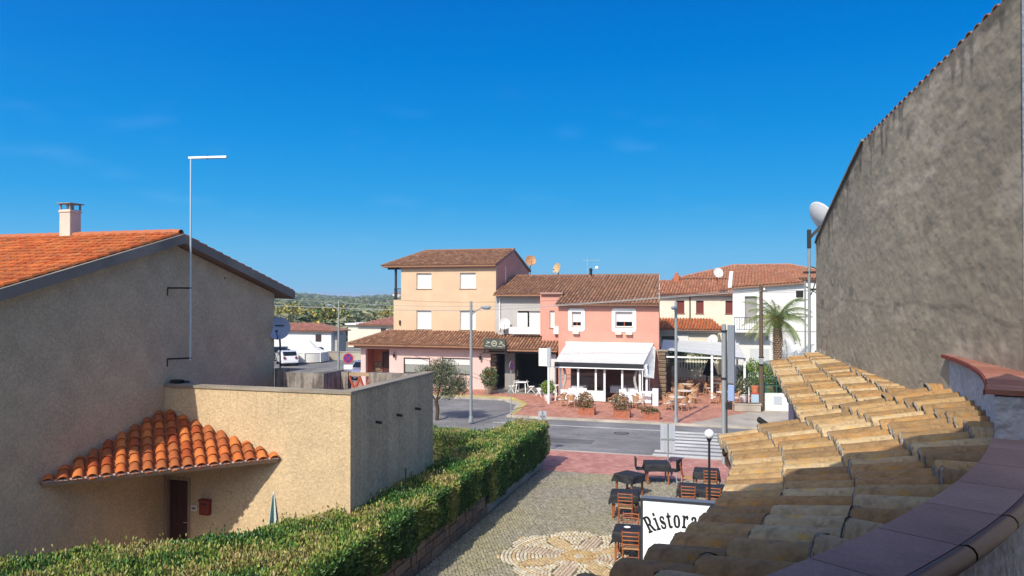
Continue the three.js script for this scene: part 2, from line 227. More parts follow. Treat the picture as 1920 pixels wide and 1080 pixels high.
// ---------------------------------------------------------------- terrain, sea, road, pavements, lane
function landHeight(x, z) {
  const r = Math.hypot(x + 12, z + 40), az = Math.atan2(x, -z) * 180 / Math.PI;
  if (r < 105) return -0.16;
  const n = perlin.noise(x / 260, 1.7, z / 260) * 2.2 + perlin.noise(x / 90, 4.1, z / 90) * 0.7;
  const g = (c, w) => Math.exp(-(((az - c) / w) ** 2));
  const ridge = 5.0 * g(-32.5, 2.0) + 1.5 * g(-35.5, 2) + 1.6 * g(-26.6, 1.6) + 3 * g(-22, 4) + 2 * g(-44, 6) + 3 * (1 - g(-30, 22)) + 1.6 * perlin.noise(az / 1.3, 8, 2);
  const mid = -0.16 + n * smooth(105, 260, r), far = smooth(420, 900, r) * (1 - smooth(1300, 1900, r));
  return mid * (1 - smooth(1200, 2200, r)) + ridge * far + 0.6 * smooth(250, 700, r) * (1 - smooth(1200, 2000, r)) - 14 * smooth(1500, 2300, r);
}
{
  const rings = [0, 20, 40, 60, 80, 100, 115, 130, 150, 175, 200, 230, 260, 300, 340, 390, 440, 500, 560, 630, 700, 780, 860, 950, 1050, 1150, 1250, 1400, 1550, 1700, 1900, 2100, 2300, 2600], S = 420;
  const pos = [], col = [], idx = [], cA = C3(['#7d8260', '#918c68', '#a0987a', '#6b7458']), c = new THREE.Color();
  rings.forEach((r, k) => { for (let i = 0; i < S; i++) { const a = i / S * Math.PI * 2, x = Math.sin(a) * r - 12, z = -Math.cos(a) * r - 40; pos.push(x, landHeight(x, z), z);
    const n = clamp(0.5 + perlin.noise(x / 60, 3.3, z / 60) * 0.9), m = clamp(0.5 + perlin.noise(x / 200, 9.3, z / 200)); c.copy(cA[0]).lerp(cA[1], n).lerp(cA[2], m * 0.6); if (n < 0.3) c.lerp(cA[3], 0.6); col.push(c.r, c.g, c.b); } });
  for (let k = 0; k < rings.length - 1; k++) for (let i = 0; i < S; i++) { const j = (i + 1) % S, a = k * S + i, b = k * S + j, d = (k + 1) * S + i, e = (k + 1) * S + j; idx.push(a, b, d, b, e, d); }
  const g = new THREE.BufferGeometry(); g.setAttribute('position', new THREE.Float32BufferAttribute(pos, 3)); g.setAttribute('color', new THREE.Float32BufferAttribute(col, 3)); g.setIndex(idx); g.computeVertexNormals();
  struct('ground', metric(g), mt('#ffffff', { vertexColors: true, roughness: 1, map: clone(tx.concrete, 40) }));
  const sea = new THREE.RingGeometry(2000, 45000, 96, 3).rotateX(-Math.PI / 2).translate(0, -12, 0);
  struct('sea', metric(sea), mt('#3f6f95', { roughness: 0.35 }));
}
const LANE_X0 = -7.74;
const lane = struct('lane', prism([[LANE_X0, -6], [6, -6], [6, 28.9], [LANE_X0, 28.9]], -0.14, 0), M.bed);
struct('pavement', prism([[-40, 28.9], [30, 28.9], [30, 32.72], [-40, 32.72]], -0.14, 0.006), M.lanePavers);
struct('kerb', prism([[-120, 32.72], [60, 32.72], [60, 32.88], [-120, 32.88]], -0.14, 0.014), M.kerb);
struct('road', prism([[-150, 32.88], [80, 32.88], [80, 41.4], [-13.0, 41.4], [-13.0, 42], [-13.6, 46], [-15.2, 47.9], [-30, 47.9], [-30, 90], [-80, 90], [-80, 41.4], [-150, 41.4]], -0.15, -0.1), M.asphalt);
struct('parking_lot', prism([[-80, 50.5], [-29.2, 50.5], [-29.2, 88], [-80, 88]], -0.098, -0.094), M.asphaltSide);
struct('kerb', prism([[-12.85, 41.4], [60, 41.4], [60, 41.58], [-12.85, 41.58]], -0.14, 0.016), M.kerb);
struct('kerb', prism([[-30, 47.9], [-15.3, 47.9], [-13.75, 46.1], [-13.0, 42], [-13.0, 41.4], [-12.85, 41.4], [-12.85, 42], [-13.5, 46.3], [-15.15, 48.15], [-30, 48.15]], -0.14, 0.012), M.kerb);
struct('yellow_line', prism([[-30, 48.15], [-15.15, 48.15], [-13.5, 46.3], [-12.85, 42], [-12.6, 42], [-13.2, 46.5], [-15.0, 49.0], [-30, 49.0]], -0.1, 0.016), M.yellowPaint);
struct('plaza', prism([[-29.2, 49.0], [-15.0, 49.0], [-13.2, 46.5], [-12.6, 42], [-12.85, 41.58], [-2.9, 41.58], [-2.6, 42.3], [0.5, 47.4], [0.5, 66], [-29.2, 66]], -0.14, 0.01), M.plaza);
struct('pavement', prism([[-2.9, 41.58], [60, 41.58], [60, 58], [0.5, 58], [0.5, 47.4], [-2.6, 42.3]], -0.14, 0.004), M.pavement);
struct('garden_ground', prism([[-40, 2], [LANE_X0 - 0.3, 2], [LANE_X0 - 0.3, 28.9], [-40, 28.9]], -0.15, -0.02), M.soil);
struct('yard_paving', prism([[-14.2, 8], [-12.5, 8], [-9.2, 14.2], [-9.2, 16.1], [-14.2, 16.1]], -0.02, 0.03), mt('#cbb79c', { map: tx.concrete }));
// painted markings
struct('road_marking', bt(-120, 60, -0.1, -0.096, 33.02, 33.14), M.roadPaint);
struct('road_marking', bt(-13.2, -3.7, -0.1, -0.096, 39.55, 39.68), M.roadPaint);
struct('road_marking', bt(-60, -4.2, -0.1, -0.096, 36.85, 36.95), M.faintPaint);
for (let k = 0; k < 8; k++) struct('zebra_stripe', bt(-3.62 - (k < 2 ? 0.3 : 0), -0.55, -0.1, -0.095, 33.35 + k * 0.83, 33.82 + k * 0.83), M.roadPaint);
for (const [x, t] of [[-4.15, 38.6], [-0.52, 37.9]]) struct('road_marking', bt(x, x + 0.42, -0.1, -0.096, t, t + 1.5), M.bluePaint);

struct('asphalt_patch', bt(-9.4, -6.9, -0.1, -0.0965, 35.0, 36.1), mt('#777574', { map: tx.asphalt, roughness: 0.95 }));
struct('asphalt_patch', bt(-22, -17.5, -0.1, -0.0965, 37.6, 38.9), mt('#9a9793', { map: tx.asphalt, roughness: 0.95 }));
{ const mh = thing('manhole_cover', 'round iron manhole cover in the road asphalt', 'manhole cover', -6.0, -0.1, -38.3); part(mh, 'frame', new THREE.CylinderGeometry(0.38, 0.38, 0.012, 28).translate(0, 0.002, 0), M.iron); part(mh, 'lid', new THREE.CylinderGeometry(0.31, 0.31, 0.012, 28).translate(0, 0.006, 0), mt('#6a6764', { roughness: 0.7, metalness: 0.3 })); }
// cobbles of the lane and the flower laid in pale and ochre stones
{
  const rnd = seeded(77), F = [-4.19, 19.66], A0 = R(197 - 180 + 180), items = [], fl = [];
  const leafOf = (r, a) => { for (let k = 0; k < 8; k++) { let d = a - (A0 + R(22.5) + k * Math.PI / 4); d = Math.atan2(Math.sin(d), Math.cos(d)); const along = r * Math.cos(d), side = Math.abs(r * Math.sin(d)); if (along > 0.18 && along < 1.72 && side < 0.27 * Math.pow(Math.sin(Math.PI * Math.pow(clamp((along - 0.18) / 1.54), 1.6)), 0.7)) return k; } return -1; };
  const lobeOf = (x, y) => { for (let k = 0; k < 8; k++) { const a = A0 + k * Math.PI / 4, cx = Math.cos(a) * 1.28, cy = Math.sin(a) * 1.28; if ((x - cx) ** 2 + (y - cy) ** 2 < 0.83 ** 2) return k; } return -1; };
  const cG = C3(['#857e6e', '#8f8777', '#797365', '#948c7c']), cM = C3(['#99925f', '#918b5c', '#a1986c']), cW = C3(['#bdb198', '#c8bda6', '#ada188', '#b8ac8e']), cO = C3(['#b4935c', '#bb9c68', '#aa8654', '#b39a62']), cP = C3(['#b39a80', '#ab9078', '#bca58c']), pick = a => a[Math.floor(rnd() * a.length)].clone();
  const p = 0.098; let row = 0;
  for (let t = 9; t < 28.85; t += p, row++) for (let x = LANE_X0 + 0.08 + (row % 2) * p / 2; x < 1.2; x += p) {
    const dx = x - F[0], dy = t - F[1], r = Math.hypot(dx, dy); if (r < 2.14 && (lobeOf(dx, dy) >= 0 || leafOf(r, Math.atan2(dy, dx)) >= 0 || r < 0.5)) continue;
    const moss = clamp(0.35 + perlin.noise(x * 0.5, 2, t * 0.45) * 1.5 + 0.35 * smooth(24, 20, t)); const c = pick(cG).lerp(pick(cM), moss * 0.6 * (0.5 + 0.5 * rnd())); items.push([x + (rnd() - 0.5) * 0.034, t + (rnd() - 0.5) * 0.034, (rnd() - 0.5) * 0.7, 0.78 + rnd() * 0.14, c.multiplyScalar(0.84 + 0.32 * rnd())]);
  }
  for (let k = 0; k < 8; k++) { // scalloped arcs of each petal
    const a = A0 + k * Math.PI / 4, ox = Math.cos(a) * 0.4, oy = Math.sin(a) * 0.4;
    for (let q = 1; q < 18; q++) { const rho = q * 0.1, n = Math.max(3, Math.round(rho * Math.PI * 1.15 / 0.105)); for (let i = 0; i <= n; i++) { const b = a + (i / n - 0.5) * Math.PI * 1.15, x = ox + Math.cos(b) * rho, y = oy + Math.sin(b) * rho, r = Math.hypot(x, y), th = Math.atan2(y, x); let d = th - a; d = Math.atan2(Math.sin(d), Math.cos(d)); if (Math.abs(d) > R(22.6) || lobeOf(x, y) < 0 || leafOf(r, th) >= 0) continue; const rim = (q % 4 === 1); fl.push([F[0] + x, F[1] + y, b + Math.PI / 4 * 0, 0.8, pick(rim ? cO : cW).lerp(pick(cW), rim ? 0.35 : 0.2).multiplyScalar(0.9 + 0.3 * rnd())]); } }
    const la = a + R(22.5); for (let v = 0.22; v < 1.86; v += 0.1) for (let s = -3; s <= 3; s++) { const x = Math.cos(la) * v - Math.sin(la) * s * 0.095, y = Math.sin(la) * v + Math.cos(la) * s * 0.095; if (leafOf(Math.hypot(x, y), Math.atan2(y, x)) !== k) continue; fl.push([F[0] + x, F[1] + y, la, 0.78, pick(k % 2 ? cP : cO).lerp(pick(cW), 0.3).multiplyScalar(0.85 + 0.3 * rnd())]); }
  }
  for (let q = 0; q < 5; q++) { const n = Math.max(1, Math.round(q * 0.1 * 6.28 / 0.1)); for (let i = 0; i < n; i++) { const b = i / n * 6.283; fl.push([F[0] + Math.cos(b) * q * 0.1, F[1] + Math.sin(b) * q * 0.1, b, 0.85, pick(q < 2 ? cW : cO)]); } }
  const g = new THREE.CylinderGeometry(0.058, 0.074, 0.03, 4, 1).rotateY(Math.PI / 4).translate(0, 0.006, 0), m = mt('#ffffff', { roughness: 0.85, bumpMap: tx.fine, bumpScale: 0.003 });
  for (const [name, list] of [['cobbles', items], ['flower_mosaic', fl]]) { const im = new THREE.InstancedMesh(g, m, list.length), o = new THREE.Object3D(); list.forEach(([x, t, a, s, c], i) => { o.position.set(x, 0.002 + (i * 7 % 5) * 0.0012, -t); o.rotation.set(0, a, 0); o.scale.set(s, 1, s); o.updateMatrix(); im.setMatrixAt(i, o.matrix); im.setColorAt(i, c); }); im.name = name; im.userData = { kind: 'stuff' }; im.receiveShadow = im.castShadow = true; lane.add(im); }
}

// ---------------------------------------------------------------- left house with gable, terrace wing and porch roof
const newClay = C3(['#c06027', '#c86c2e', '#b45520', '#cb7638', '#bd6a36', '#a8602f']);
{
  const X = -14.2, T0 = 16.15, T1 = 21.1;
  const h = thing('stucco_house', 'rough cream stucco house with orange tiled roof and plain shaded gable wall', 'house', -20, 0, -15);
  const ridgeT = 16.5, slope = 0.285, top = 8.1, wh = t => top - Math.abs(t - ridgeT) * slope;
  wpart(h, 'wall', [wallS([[11.3, 0], [20.9, 0], [20.9, wh(20.9)], [ridgeT, top], [11.3, wh(11.3)]], X, 0.35), bt(-30, X - 0.36, 0, 6.5, 11.3, 11.6), bt(-30, X - 0.36, 0, 6.6, 20.6, 20.9), bt(-30, -29.65, 0, 6.5, 11.65, 20.55)], M.cream);
  // roof slabs with a thick verge
  const slab = (ta, tb) => { const ya = wh(ta) + 0.03, yb = wh(tb) + 0.03; return wallS([[ta, ya], [tb, yb], [tb, yb + 0.24], [ta, ya + 0.24]], X + 0.3, 16.1); };
  const roof = wpart(h, 'roof', [slab(10.75, ridgeT), slab(ridgeT, 21.6)], M.slabEdge);
  const yT = t => wh(t) + 0.28, o = h.position;
  for (const [t, sgn, seed] of [[10.75, 1, 5], [21.6, -1, 6]]) {
    const D = V3(0, -slope, sgn).normalize(), len = Math.abs(t - ridgeT) * Math.hypot(1, slope);
    const f = tileField(V3(X + 0.22, yT(ridgeT), -ridgeT), V3(-1, 0, 0), D, 15.8, len, { pitch: 0.2, course: 0.34, r: 0.08, colors: newClay, seed });
    wpart(roof, 'roof_tiles', f, clayMat, { kind: 'stuff' });
  }
  wpart(roof, 'ridge_tiles', ridgeLine([X + 0.2, yT(ridgeT) + 0.03, -ridgeT], [-30, yT(ridgeT) + 0.03, -ridgeT], 0.11), mt('#b06a45', { map: tx.clay }), { kind: 'stuff' });
  // chimney
  const ch = wpart(h, 'chimney', [rbox(-17.87, -17.5, 8.0, 9.12, -16.72, -16.35, 0.02), rbox(-17.89, -17.48, 9.04, 9.1, -16.74, -16.33, 0.015)], mt('#d8c6b4', { map: tx.paint }));
  for (const [dx, dz] of [[0, 0], [0.33, 0], [0, 0.32], [0.33, 0.32]]) wpart(ch, 'cap_post', bt(-17.87 + dx, -17.83 + dx, 9.12, 9.27, 16.36 + dz, 16.4 + dz), M.galv);
  wpart(ch, 'chimney_cap', [rbox(-17.93, -17.44, 9.27, 9.3, -16.78, -16.29, 0.014), rod([-17.68, 9.12, -16.53], [-17.68, 9.27, -16.53], 0.09, 0.09)], M.galv);
  // rough plaster patch, small vent hole and cable clip on the gable
  wpart(h, 'wall_vent', rod([X - 0.02, 7.28, -18.5], [X + 0.015, 7.28, -18.5], 0.025), M.dark);
  // terrace wing
  const wing = thing('terrace_wing', 'cream stucco wing with flat roof terrace and stained concrete parapet', 'terrace', -11.5, 0, -18.6);
  wpart(wing, 'front_wall', wallF([[X + 0.002, 0], [-8.9, 0], [-8.9, 4.46], [X + 0.002, 4.46]], T0, 0.25, [[-14.17, -13.42, 0.04, 2.17]]), M.wing);
  wpart(wing, 'side_wall', wallS([[T0 + 0.255, 0], [T1, 0], [T1, 4.46], [T0 + 0.255, 4.46]], -8.9, 0.25), M.sidewall);
  wpart(wing, 'terrace_floor', bt(X + 0.01, -9.16, 3.3, 3.5, T0 + 0.26, T1 + 0.2), mt('#9c4f45', { map: tx.clay }));
  wpart(wing, 'parapet_cap', [bt(X + 0.01, -8.87, 4.463, 4.53, T0 - 0.03, T0 + 0.28)], M.capConcrete);
  wpart(wing, 'parapet_cap', [bt(-9.2, -8.868, 4.464, 4.528, T0 + 0.285, T1 + 0.03)], M.capConcrete);
  // far parapet: tall block, open lattice, solid end
  wpart(wing, 'parapet', [bt(X + 0.05, -13.2, 3.5, 4.5, T1 - 0.25, T1), bt(-13.198, -11.85, 3.5, 4.5, T1 - 1.2, T1)], M.stainConcrete);
  wpart(wing, 'parapet', [bt(-11.84, -11.6, 3.5, 4.46, T1 - 0.22, T1), bt(-10.9, -9.16, 3.5, 4.46, T1 - 0.22, T1)], M.stainConcrete);
  wpart(wing, 'lattice_rail', [bt(-11.59, -10.91, 4.34, 4.44, T1 - 0.18, T1 - 0.04)], mt('#b29a7e', { map: tx.concrete }));
  for (let k = 0; k < 2; k++) for (const s of [0, 1]) { const x0 = -11.58 + k * 0.34; wpart(wing, 'lattice_bar', bar([x0 + (s ? 0.33 : 0), 3.52, -T1 + 0.1 + s * 0.05], [x0 + (s ? 0 : 0.33), 4.33, -T1 + 0.1 + s * 0.05], 0.06, 0.045), M.redPaint); }
  // water spouts in the side wall
  for (const t of [17.45, 18.65, 19.85]) wpart(wing, 'water_spout', rod([-8.95, 3.62, -t], [-8.74, 3.6, -t], 0.035), M.iron);
  // door under the porch roof
  const door = wpart(wing, 'door', bt(-14.12, -13.46, 0.05, 2.12, T0 + 0.12, T0 + 0.17), M.brownWood);
  for (let k = 0; k < 3; k++) wpart(door, 'door_board', bt(-14.1 + k * 0.21, -13.9 + k * 0.21, 0.08, 2.08, T0 + 0.095, T0 + 0.12), M.brownWood);
  wpart(door, 'handle', [rod([-13.54, 1.05, -T0 - 0.1], [-13.54, 1.05, -T0 - 0.04], 0.012), rod([-13.54, 1.05, -T0 - 0.04], [-13.64, 1.05, -T0 - 0.04], 0.01)], M.steel);
  wpart(wing, 'door_frame', [bt(-14.19, -14.11, 0.03, 2.2, T0 - 0.012, T0 + 0.1), bt(-13.47, -13.39, 0.03, 2.2, T0 - 0.012, T0 + 0.1), bt(-14.11, -13.47, 2.12, 2.2, T0 - 0.012, T0 + 0.1)], mt('#b9a48e', { map: tx.wood }));
  // porch roof: triangle between gable and front wall, eave running across the corner
  const pr = thing('porch_roof', 'small triangular porch roof of bright orange barrel tiles over the brown door', 'roof', X, 2.8, -T0);
  const A = V3(X + 0.005, 2.86, -12.55), B = V3(-10.8, 2.86, -T0 + 0.005), K = V3(X + 0.005, 3.86, -T0 + 0.005), mid = A.clone().add(B).multiplyScalar(0.5);
  const E = B.clone().sub(A), EL = E.length(); E.normalize(); const D = mid.clone().sub(K), DL = D.length(); D.normalize(); const N = V3().crossVectors(D, E).normalize(); if (N.y < 0) N.negate();
  const tri = (dy) => { const g = new THREE.BufferGeometry(), P = [A, B, K].map(p => p.clone().addScaledVector(N, dy)), Q = [A, B, K].map(p => p.clone().addScaledVector(N, dy - 0.09)); const v = []; const f = (...a) => a.forEach(p => v.push(p.x, p.y, p.z)); f(P[0], P[1], P[2]); f(Q[0], Q[2], Q[1]); for (const [i, j] of [[0, 1], [1, 2], [2, 0]]) f(P[i], Q[i], P[j], P[j], Q[i], Q[j]); g.setAttribute('position', new THREE.Float32BufferAttribute(v, 3)); g.computeVertexNormals(); return metric(g); };
  wpart(pr, 'deck', tri(-0.02), mt('#b5683c', { map: tx.clay }));
  { const s = A.clone(), e = B.clone(); wpart(pr, 'fascia', bar([s.x + 0.03, s.y - 0.03, s.z - 0.02], [e.x - 0.02, e.y - 0.03, e.z + 0.03], 0.05, 0.15), mt('#b7a092', { map: tx.paint })); }
  const rnd = seeded(9), mats = newClay.map((c, k) => mt(c, { map: k % 2 ? tx.clay : clone(tx.lichen, 1.3), roughness: 0.85, bumpMap: tx.fine, bumpScale: 0.004 })), geos = [coverTile(0.098, 0.115, 0.4, 0.016), coverTile(0.095, 0.112, 0.4, 0.016, 6, 0.026)], pans = [];
  const n = 18, pitch = EL / n;
  for (let i = 0; i < n; i++) { const x = (i + 0.5) * pitch, reach = DL * (1 - Math.abs(x - EL / 2) / (EL / 2)); // length of this column up to the walls
    for (let k = 0; k * 0.34 < reach - 0.05; k++) { const low = -0.07 + k * 0.34, up = Math.min(low + 0.4, reach + 0.02), sc = (up - low) / 0.4; if (sc < 0.25) continue;
      const g = geos[(i + k) % 2], o2 = mesh('tile', g, mats[Math.floor(rnd() * mats.length)]);
      const base = A.clone().addScaledVector(E, x + (rnd() - 0.5) * 0.014).addScaledVector(D, -up).addScaledVector(N, 0.012 + rnd() * 0.006).addScaledVector(D, 0).sub(pr.position);
      const Xv = V3().crossVectors(N, D).normalize(); o2.matrixAutoUpdate = true; const m = new THREE.Matrix4().makeBasis(Xv, N, D); o2.quaternion.setFromRotationMatrix(m); o2.position.copy(base); o2.scale.set(1, 1, sc); pr.add(o2); } }
  { const f = tileField(A.clone().addScaledVector(D, -DL), E, D, EL, DL + 0.05, { pitch, course: 0.34, r: 0.06, colors: newClay, seed: 3, inside: (x, z) => z > DL * Math.abs(x - EL / 2) / (EL / 2) + 0.12 }); const p = f.attributes.position; for (let i = 0; i < p.count; i++) { const q = V3(p.getX(i), p.getY(i), p.getZ(i)).addScaledVector(E, 0).addScaledVector(N, -0.03); p.setXYZ(i, q.x, q.y, q.z); } wpart(pr, 'under_tiles', f, clayMat, { kind: 'stuff' }); }
  // wall fittings beside the door
  const lamp = thing('wall_lamp', 'small white bracket lamp under the orange porch roof above the door', 'lamp', -13.55, 2.42, -T0); part(lamp, 'bracket', tube([[0, 0.1, 0.02], [0, 0.16, 0.12], [0, 0.08, 0.2]], 0.012), M.white); part(lamp, 'lamp_shade', new THREE.SphereGeometry(0.06, 12, 8).translate(0, 0.03, 0.2), M.white);
  const mb = thing('letter_box', 'red metal letter box with sloping lid on the cream wall beside the door', 'letter box', -12.9, 1.33, -T0); part(mb, 'body', rbox(-0.14, 0.14, 0, 0.34, 0.005, 0.13, 0.02), M.rustRed); part(mb, 'lid', rbox(-0.155, 0.155, 0.33, 0.39, 0.005, 0.16, 0.02), M.rustRed); part(mb, 'slot', box(-0.1, 0.1, 0.27, 0.29, 0.128, 0.134), M.dark);
  const ic = thing('door_intercom', 'small white framed intercom plate beside the brown door', 'intercom', -13.28, 1.38, -T0); part(ic, 'frame', rbox(-0.09, 0.09, 0, 0.14, 0.002, 0.02, 0.008), M.white); part(ic, 'panel', box(-0.06, 0.06, 0.035, 0.105, 0.018, 0.024), mt('#8f7a66'));
  // mast on the gable: tall tube with a flat arm on top
  const ms = thing('roof_mast', 'tall thin metal mast with flat horizontal arm clamped to the gable wall', 'mast', X + 0.36, 5.1, -16.66);
  part(ms, 'pole', rod([0, 0, 0], [0, 5.25, 0], 0.028, 0.024), M.aluminium); part(ms, 'arm', bar([-0.06, 5.27, 0], [0.98, 5.27, -0.16], 0.05, 0.07), M.aluminium); part(ms, 'arm_joint', rod([0.45, 5.22, -0.075], [0.45, 5.34, -0.075], 0.014), M.iron);
  for (const y of [0.06, 1.88]) part(ms, 'bracket', [bar([-0.36, y, 0.42], [0.03, y, -0.02], 0.03, 0.03), bar([-0.36, y - 0.2, 0.42], [-0.36, y, 0.42], 0.03, 0.03)], M.iron);
  // dish on a post beyond the gable corner
  dish('satellite_dish', 'large pale blue satellite dish on dark post behind the gable corner', [-14.05, 4.5, -21.0], 0.98, 0.36, [0.35, 0.35, 1], mt('#8fa3bd', { roughness: 0.5 }), true);
  // air vent box and rubble in the corner on the front parapet
  const bx = thing('roof_vent', 'low dark metal vent cover at the corner where parapet meets the gable', 'vent', -14.0, 4.53, -16.4); part(bx, 'body', rbox(-0.15, 0.12, 0, 0.09, -0.1, 0.12, 0.02), M.iron); part(bx, 'hood', new THREE.CylinderGeometry(0.16, 0.16, 0.3, 16, 1, false, 0, Math.PI).rotateZ(Math.PI / 2).rotateX(-Math.PI / 2).scale(1, 0.5, 0.7).translate(0.22, 0.0, 0), M.galv);
}
// satellite dish: base point, post height, radius, facing
function dish(name, label, p, h, r, face, m, print) {
  const d = thing(name, label, 'satellite dish', ...p); const pts = []; for (let i = 0; i <= 10; i++) { const x = i / 10 * r; pts.push(new THREE.Vector2(x, x * x / r * 0.28)); } for (let i = 10; i >= 0; i--) { const x = i / 10 * r; pts.push(new THREE.Vector2(x + (i === 10 ? 0.006 : 0), x * x / r * 0.28 - 0.012)); }
  part(d, 'post', rod([0, 0, 0], [0, h - 0.1, 0], 0.022), M.iron);
  const f = V3(...face).normalize(), q = new THREE.Quaternion().setFromUnitVectors(V3(0, 1, 0), f), c = V3(0, h + r * 0.6, 0).addScaledVector(f, 0.1);
  const set = g => g.applyQuaternion(q).translate(c.x, c.y, c.z);
  const ref = part(d, 'reflector', set(new THREE.LatheGeometry(pts, 32)), m);
  if (print) { const up = V3(0, 1, 0).addScaledVector(f, -f.y).normalize(), rt = V3().crossVectors(up, f).normalize(), a = c.clone().addScaledVector(f, 0.035).addScaledVector(up, r * 0.3), g = bar(a.clone().addScaledVector(rt, -r * 0.4).toArray(), a.clone().addScaledVector(rt, r * 0.4).toArray(), r * 0.09, 0.004); part(ref, 'maker_mark', g, M.iron); }
  part(d, 'mount', [rod([0, h - 0.3, 0], [c.x, c.y - r * 0.2, c.z], 0.03)], M.iron);
  const lo = V3(0, -1, 0).addScaledVector(f, f.y).normalize(), foot = c.clone().addScaledVector(lo, r * 0.95).addScaledVector(f, r * 0.26), tip = c.clone().addScaledVector(f, r * 0.95).addScaledVector(lo, r * 0.45);
  part(d, 'arm', rod(foot.toArray(), tip.toArray(), 0.014), M.iron); part(d, 'receiver', rod(tip.toArray(), tip.clone().addScaledVector(f, -r * 0.25).addScaledVector(lo, -r * 0.1).toArray(), 0.035, 0.03), M.iron); return d;
}

// ---------------------------------------------------------------- hedge on its stone wall
function leafGeo(l, w) { const g = new THREE.BufferGeometry(), v = [0, 0, 0, w, l * 0.45, 0.012, 0, l, 0, 0, l * 0.5, -w * 0.4, -w, l * 0.45, 0.012]; g.setAttribute('position', new THREE.Float32BufferAttribute(v, 3)); g.setIndex([0, 1, 3, 1, 2, 3, 0, 3, 4, 3, 2, 4]); g.computeVertexNormals(); return g; }
function inPoly(p, x, y) { let c = false; for (let i = 0, j = p.length - 1; i < p.length; j = i++) if ((p[i][1] > y) !== (p[j][1] > y) && x < (p[j][0] - p[i][0]) * (y - p[i][1]) / (p[j][1] - p[i][1]) + p[i][0]) c = !c; return c; }
function edgeDist(p, x, y) { let m = 1e9; for (let i = 0; i < p.length; i++) { const [ax, ay] = p[i], [bx, by] = p[(i + 1) % p.length], t = clamp(((x - ax) * (bx - ax) + (y - ay) * (by - ay)) / ((bx - ax) ** 2 + (by - ay) ** 2)); m = Math.min(m, Math.hypot(x - ax - t * (bx - ax), y - ay - t * (by - ay))); } return m; }
// clipped hedge over a plan outline: twiggy core and a shell of single leaves
function hedge(name, label, outline, lowAt, y1, count, seed, pal, leaf = [0.085, 0.02], overhang = 0.12) {
  const y0 = lowAt(0), rnd = seeded(seed), h = thing(name, label, 'hedge', outline[0][0], 0, -outline[0][1]); const ox = h.position.x, oz = h.position.z;
  let x0 = 1e9, x1 = -1e9, t0 = 1e9, t1 = -1e9; outline.forEach(([x, t]) => { x0 = Math.min(x0, x); x1 = Math.max(x1, x); t0 = Math.min(t0, t); t1 = Math.max(t1, t); });
  const cx = (x0 + x1) / 2, ct = (t0 + t1) / 2, bump = (x, y, t) => perlin.noise(x * 1.1, y * 1.3, t * 1.1) * 0.15 + perlin.noise(x * 3.4, y * 3.2, t * 3.4) * 0.11;
  wpart(h, 'twigs', prism(outline.map(([x, t]) => [x, t]), lowAt(15) + 0.02, y1 - 0.17), mt('#6a6646', { map: tx.concrete, roughness: 1 }));
  const im = new THREE.InstancedMesh(leafGeo(...leaf), leafy(0.45, 0.2), count), o = new THREE.Object3D(), c = new THREE.Color(); let i = 0, per = 0; const seg = outline.map((a, k) => { const b = outline[(k + 1) % outline.length], L = Math.hypot(b[0] - a[0], b[1] - a[1]); per += L; return [a, b, L]; });
  const area = (x1 - x0) * (t1 - t0) * 0.6, sideA = per * (y1 - y0); let guard = 0;
  while (i < count && guard++ < count * 30) {
    let x, y, t, nx = 0, ny = 1, nz = 0;
    if (rnd() < area / (area + sideA * 0.9)) { x = mix(x0 - overhang, x1 + overhang, rnd()); t = mix(t0 - overhang, t1 + overhang, rnd()); if (!inPoly(outline, x, t) && edgeDist(outline, x, t) > overhang) continue; y = y1 + bump(x, y1, t) - Math.pow(rnd(), 1.5) * 0.2 + (rnd() < 0.07 ? rnd() * 0.2 : 0); }
    else { let q = rnd() * per, k = 0; while (q > seg[k][2]) q -= seg[k++][2]; const [a, b, L] = seg[k], f = q / L; nx = (b[1] - a[1]) / L; nz = (b[0] - a[0]) / L; const mx = mix(a[0], b[0], f), my = mix(a[1], b[1], f); y = mix(lowAt(my), y1, Math.pow(rnd(), 0.85)); let px = nx, pt = -nz; if (inPoly(outline, mx + px * 0.02, my + pt * 0.02)) { px = -px; pt = -pt; } const out = overhang * smooth(lowAt(my) - 0.35, lowAt(my) + 0.5, y) + bump(mx, y, my) - Math.pow(rnd(), 1.5) * 0.18; x = mx + px * out; t = my + pt * out; nx = px; nz = -pt; ny = 0.35; }
    const dry = clamp(0.5 + perlin.noise(x * 0.9, 5, t * 0.9) * 1.3 + (ny > 0.9 ? 0.15 : -0.35) + (rnd() - 0.5) * 0.5), P = dry > 0.8 ? pal[2] : dry > 0.45 ? pal[1] : pal[0];
    c.copy(P[Math.floor(rnd() * P.length)]).multiplyScalar(0.7 + 0.6 * rnd()); o.position.set(x - ox, y, -t - oz); o.up.set(0, 1, 0);
    o.lookAt(x - ox + nx + (rnd() - 0.5) * 1.6, y + ny + (rnd() - 0.5) * 1.4, -t - oz + nz + (rnd() - 0.5) * 1.6); o.rotateX(R(30 + 50 * rnd())); o.rotateY(rnd() * 6.28); const s = 0.7 + 0.6 * rnd(); o.scale.set(s, s, s); o.updateMatrix(); im.setMatrixAt(i, o.matrix); im.setColorAt(i, c); i++;
  }
  im.count = i; im.name = 'leaves'; im.userData = { kind: 'stuff' }; im.castShadow = im.receiveShadow = true; h.add(im); return h;
}
const hedgePal = [C3(['#3f6327', '#4c752f', '#36562a', '#5b873c']), C3(['#82943f', '#94a04c', '#6f8a3a', '#a0a458']), C3(['#a3985a', '#aa9c64', '#948f52', '#b09c6c', '#86934a'])];
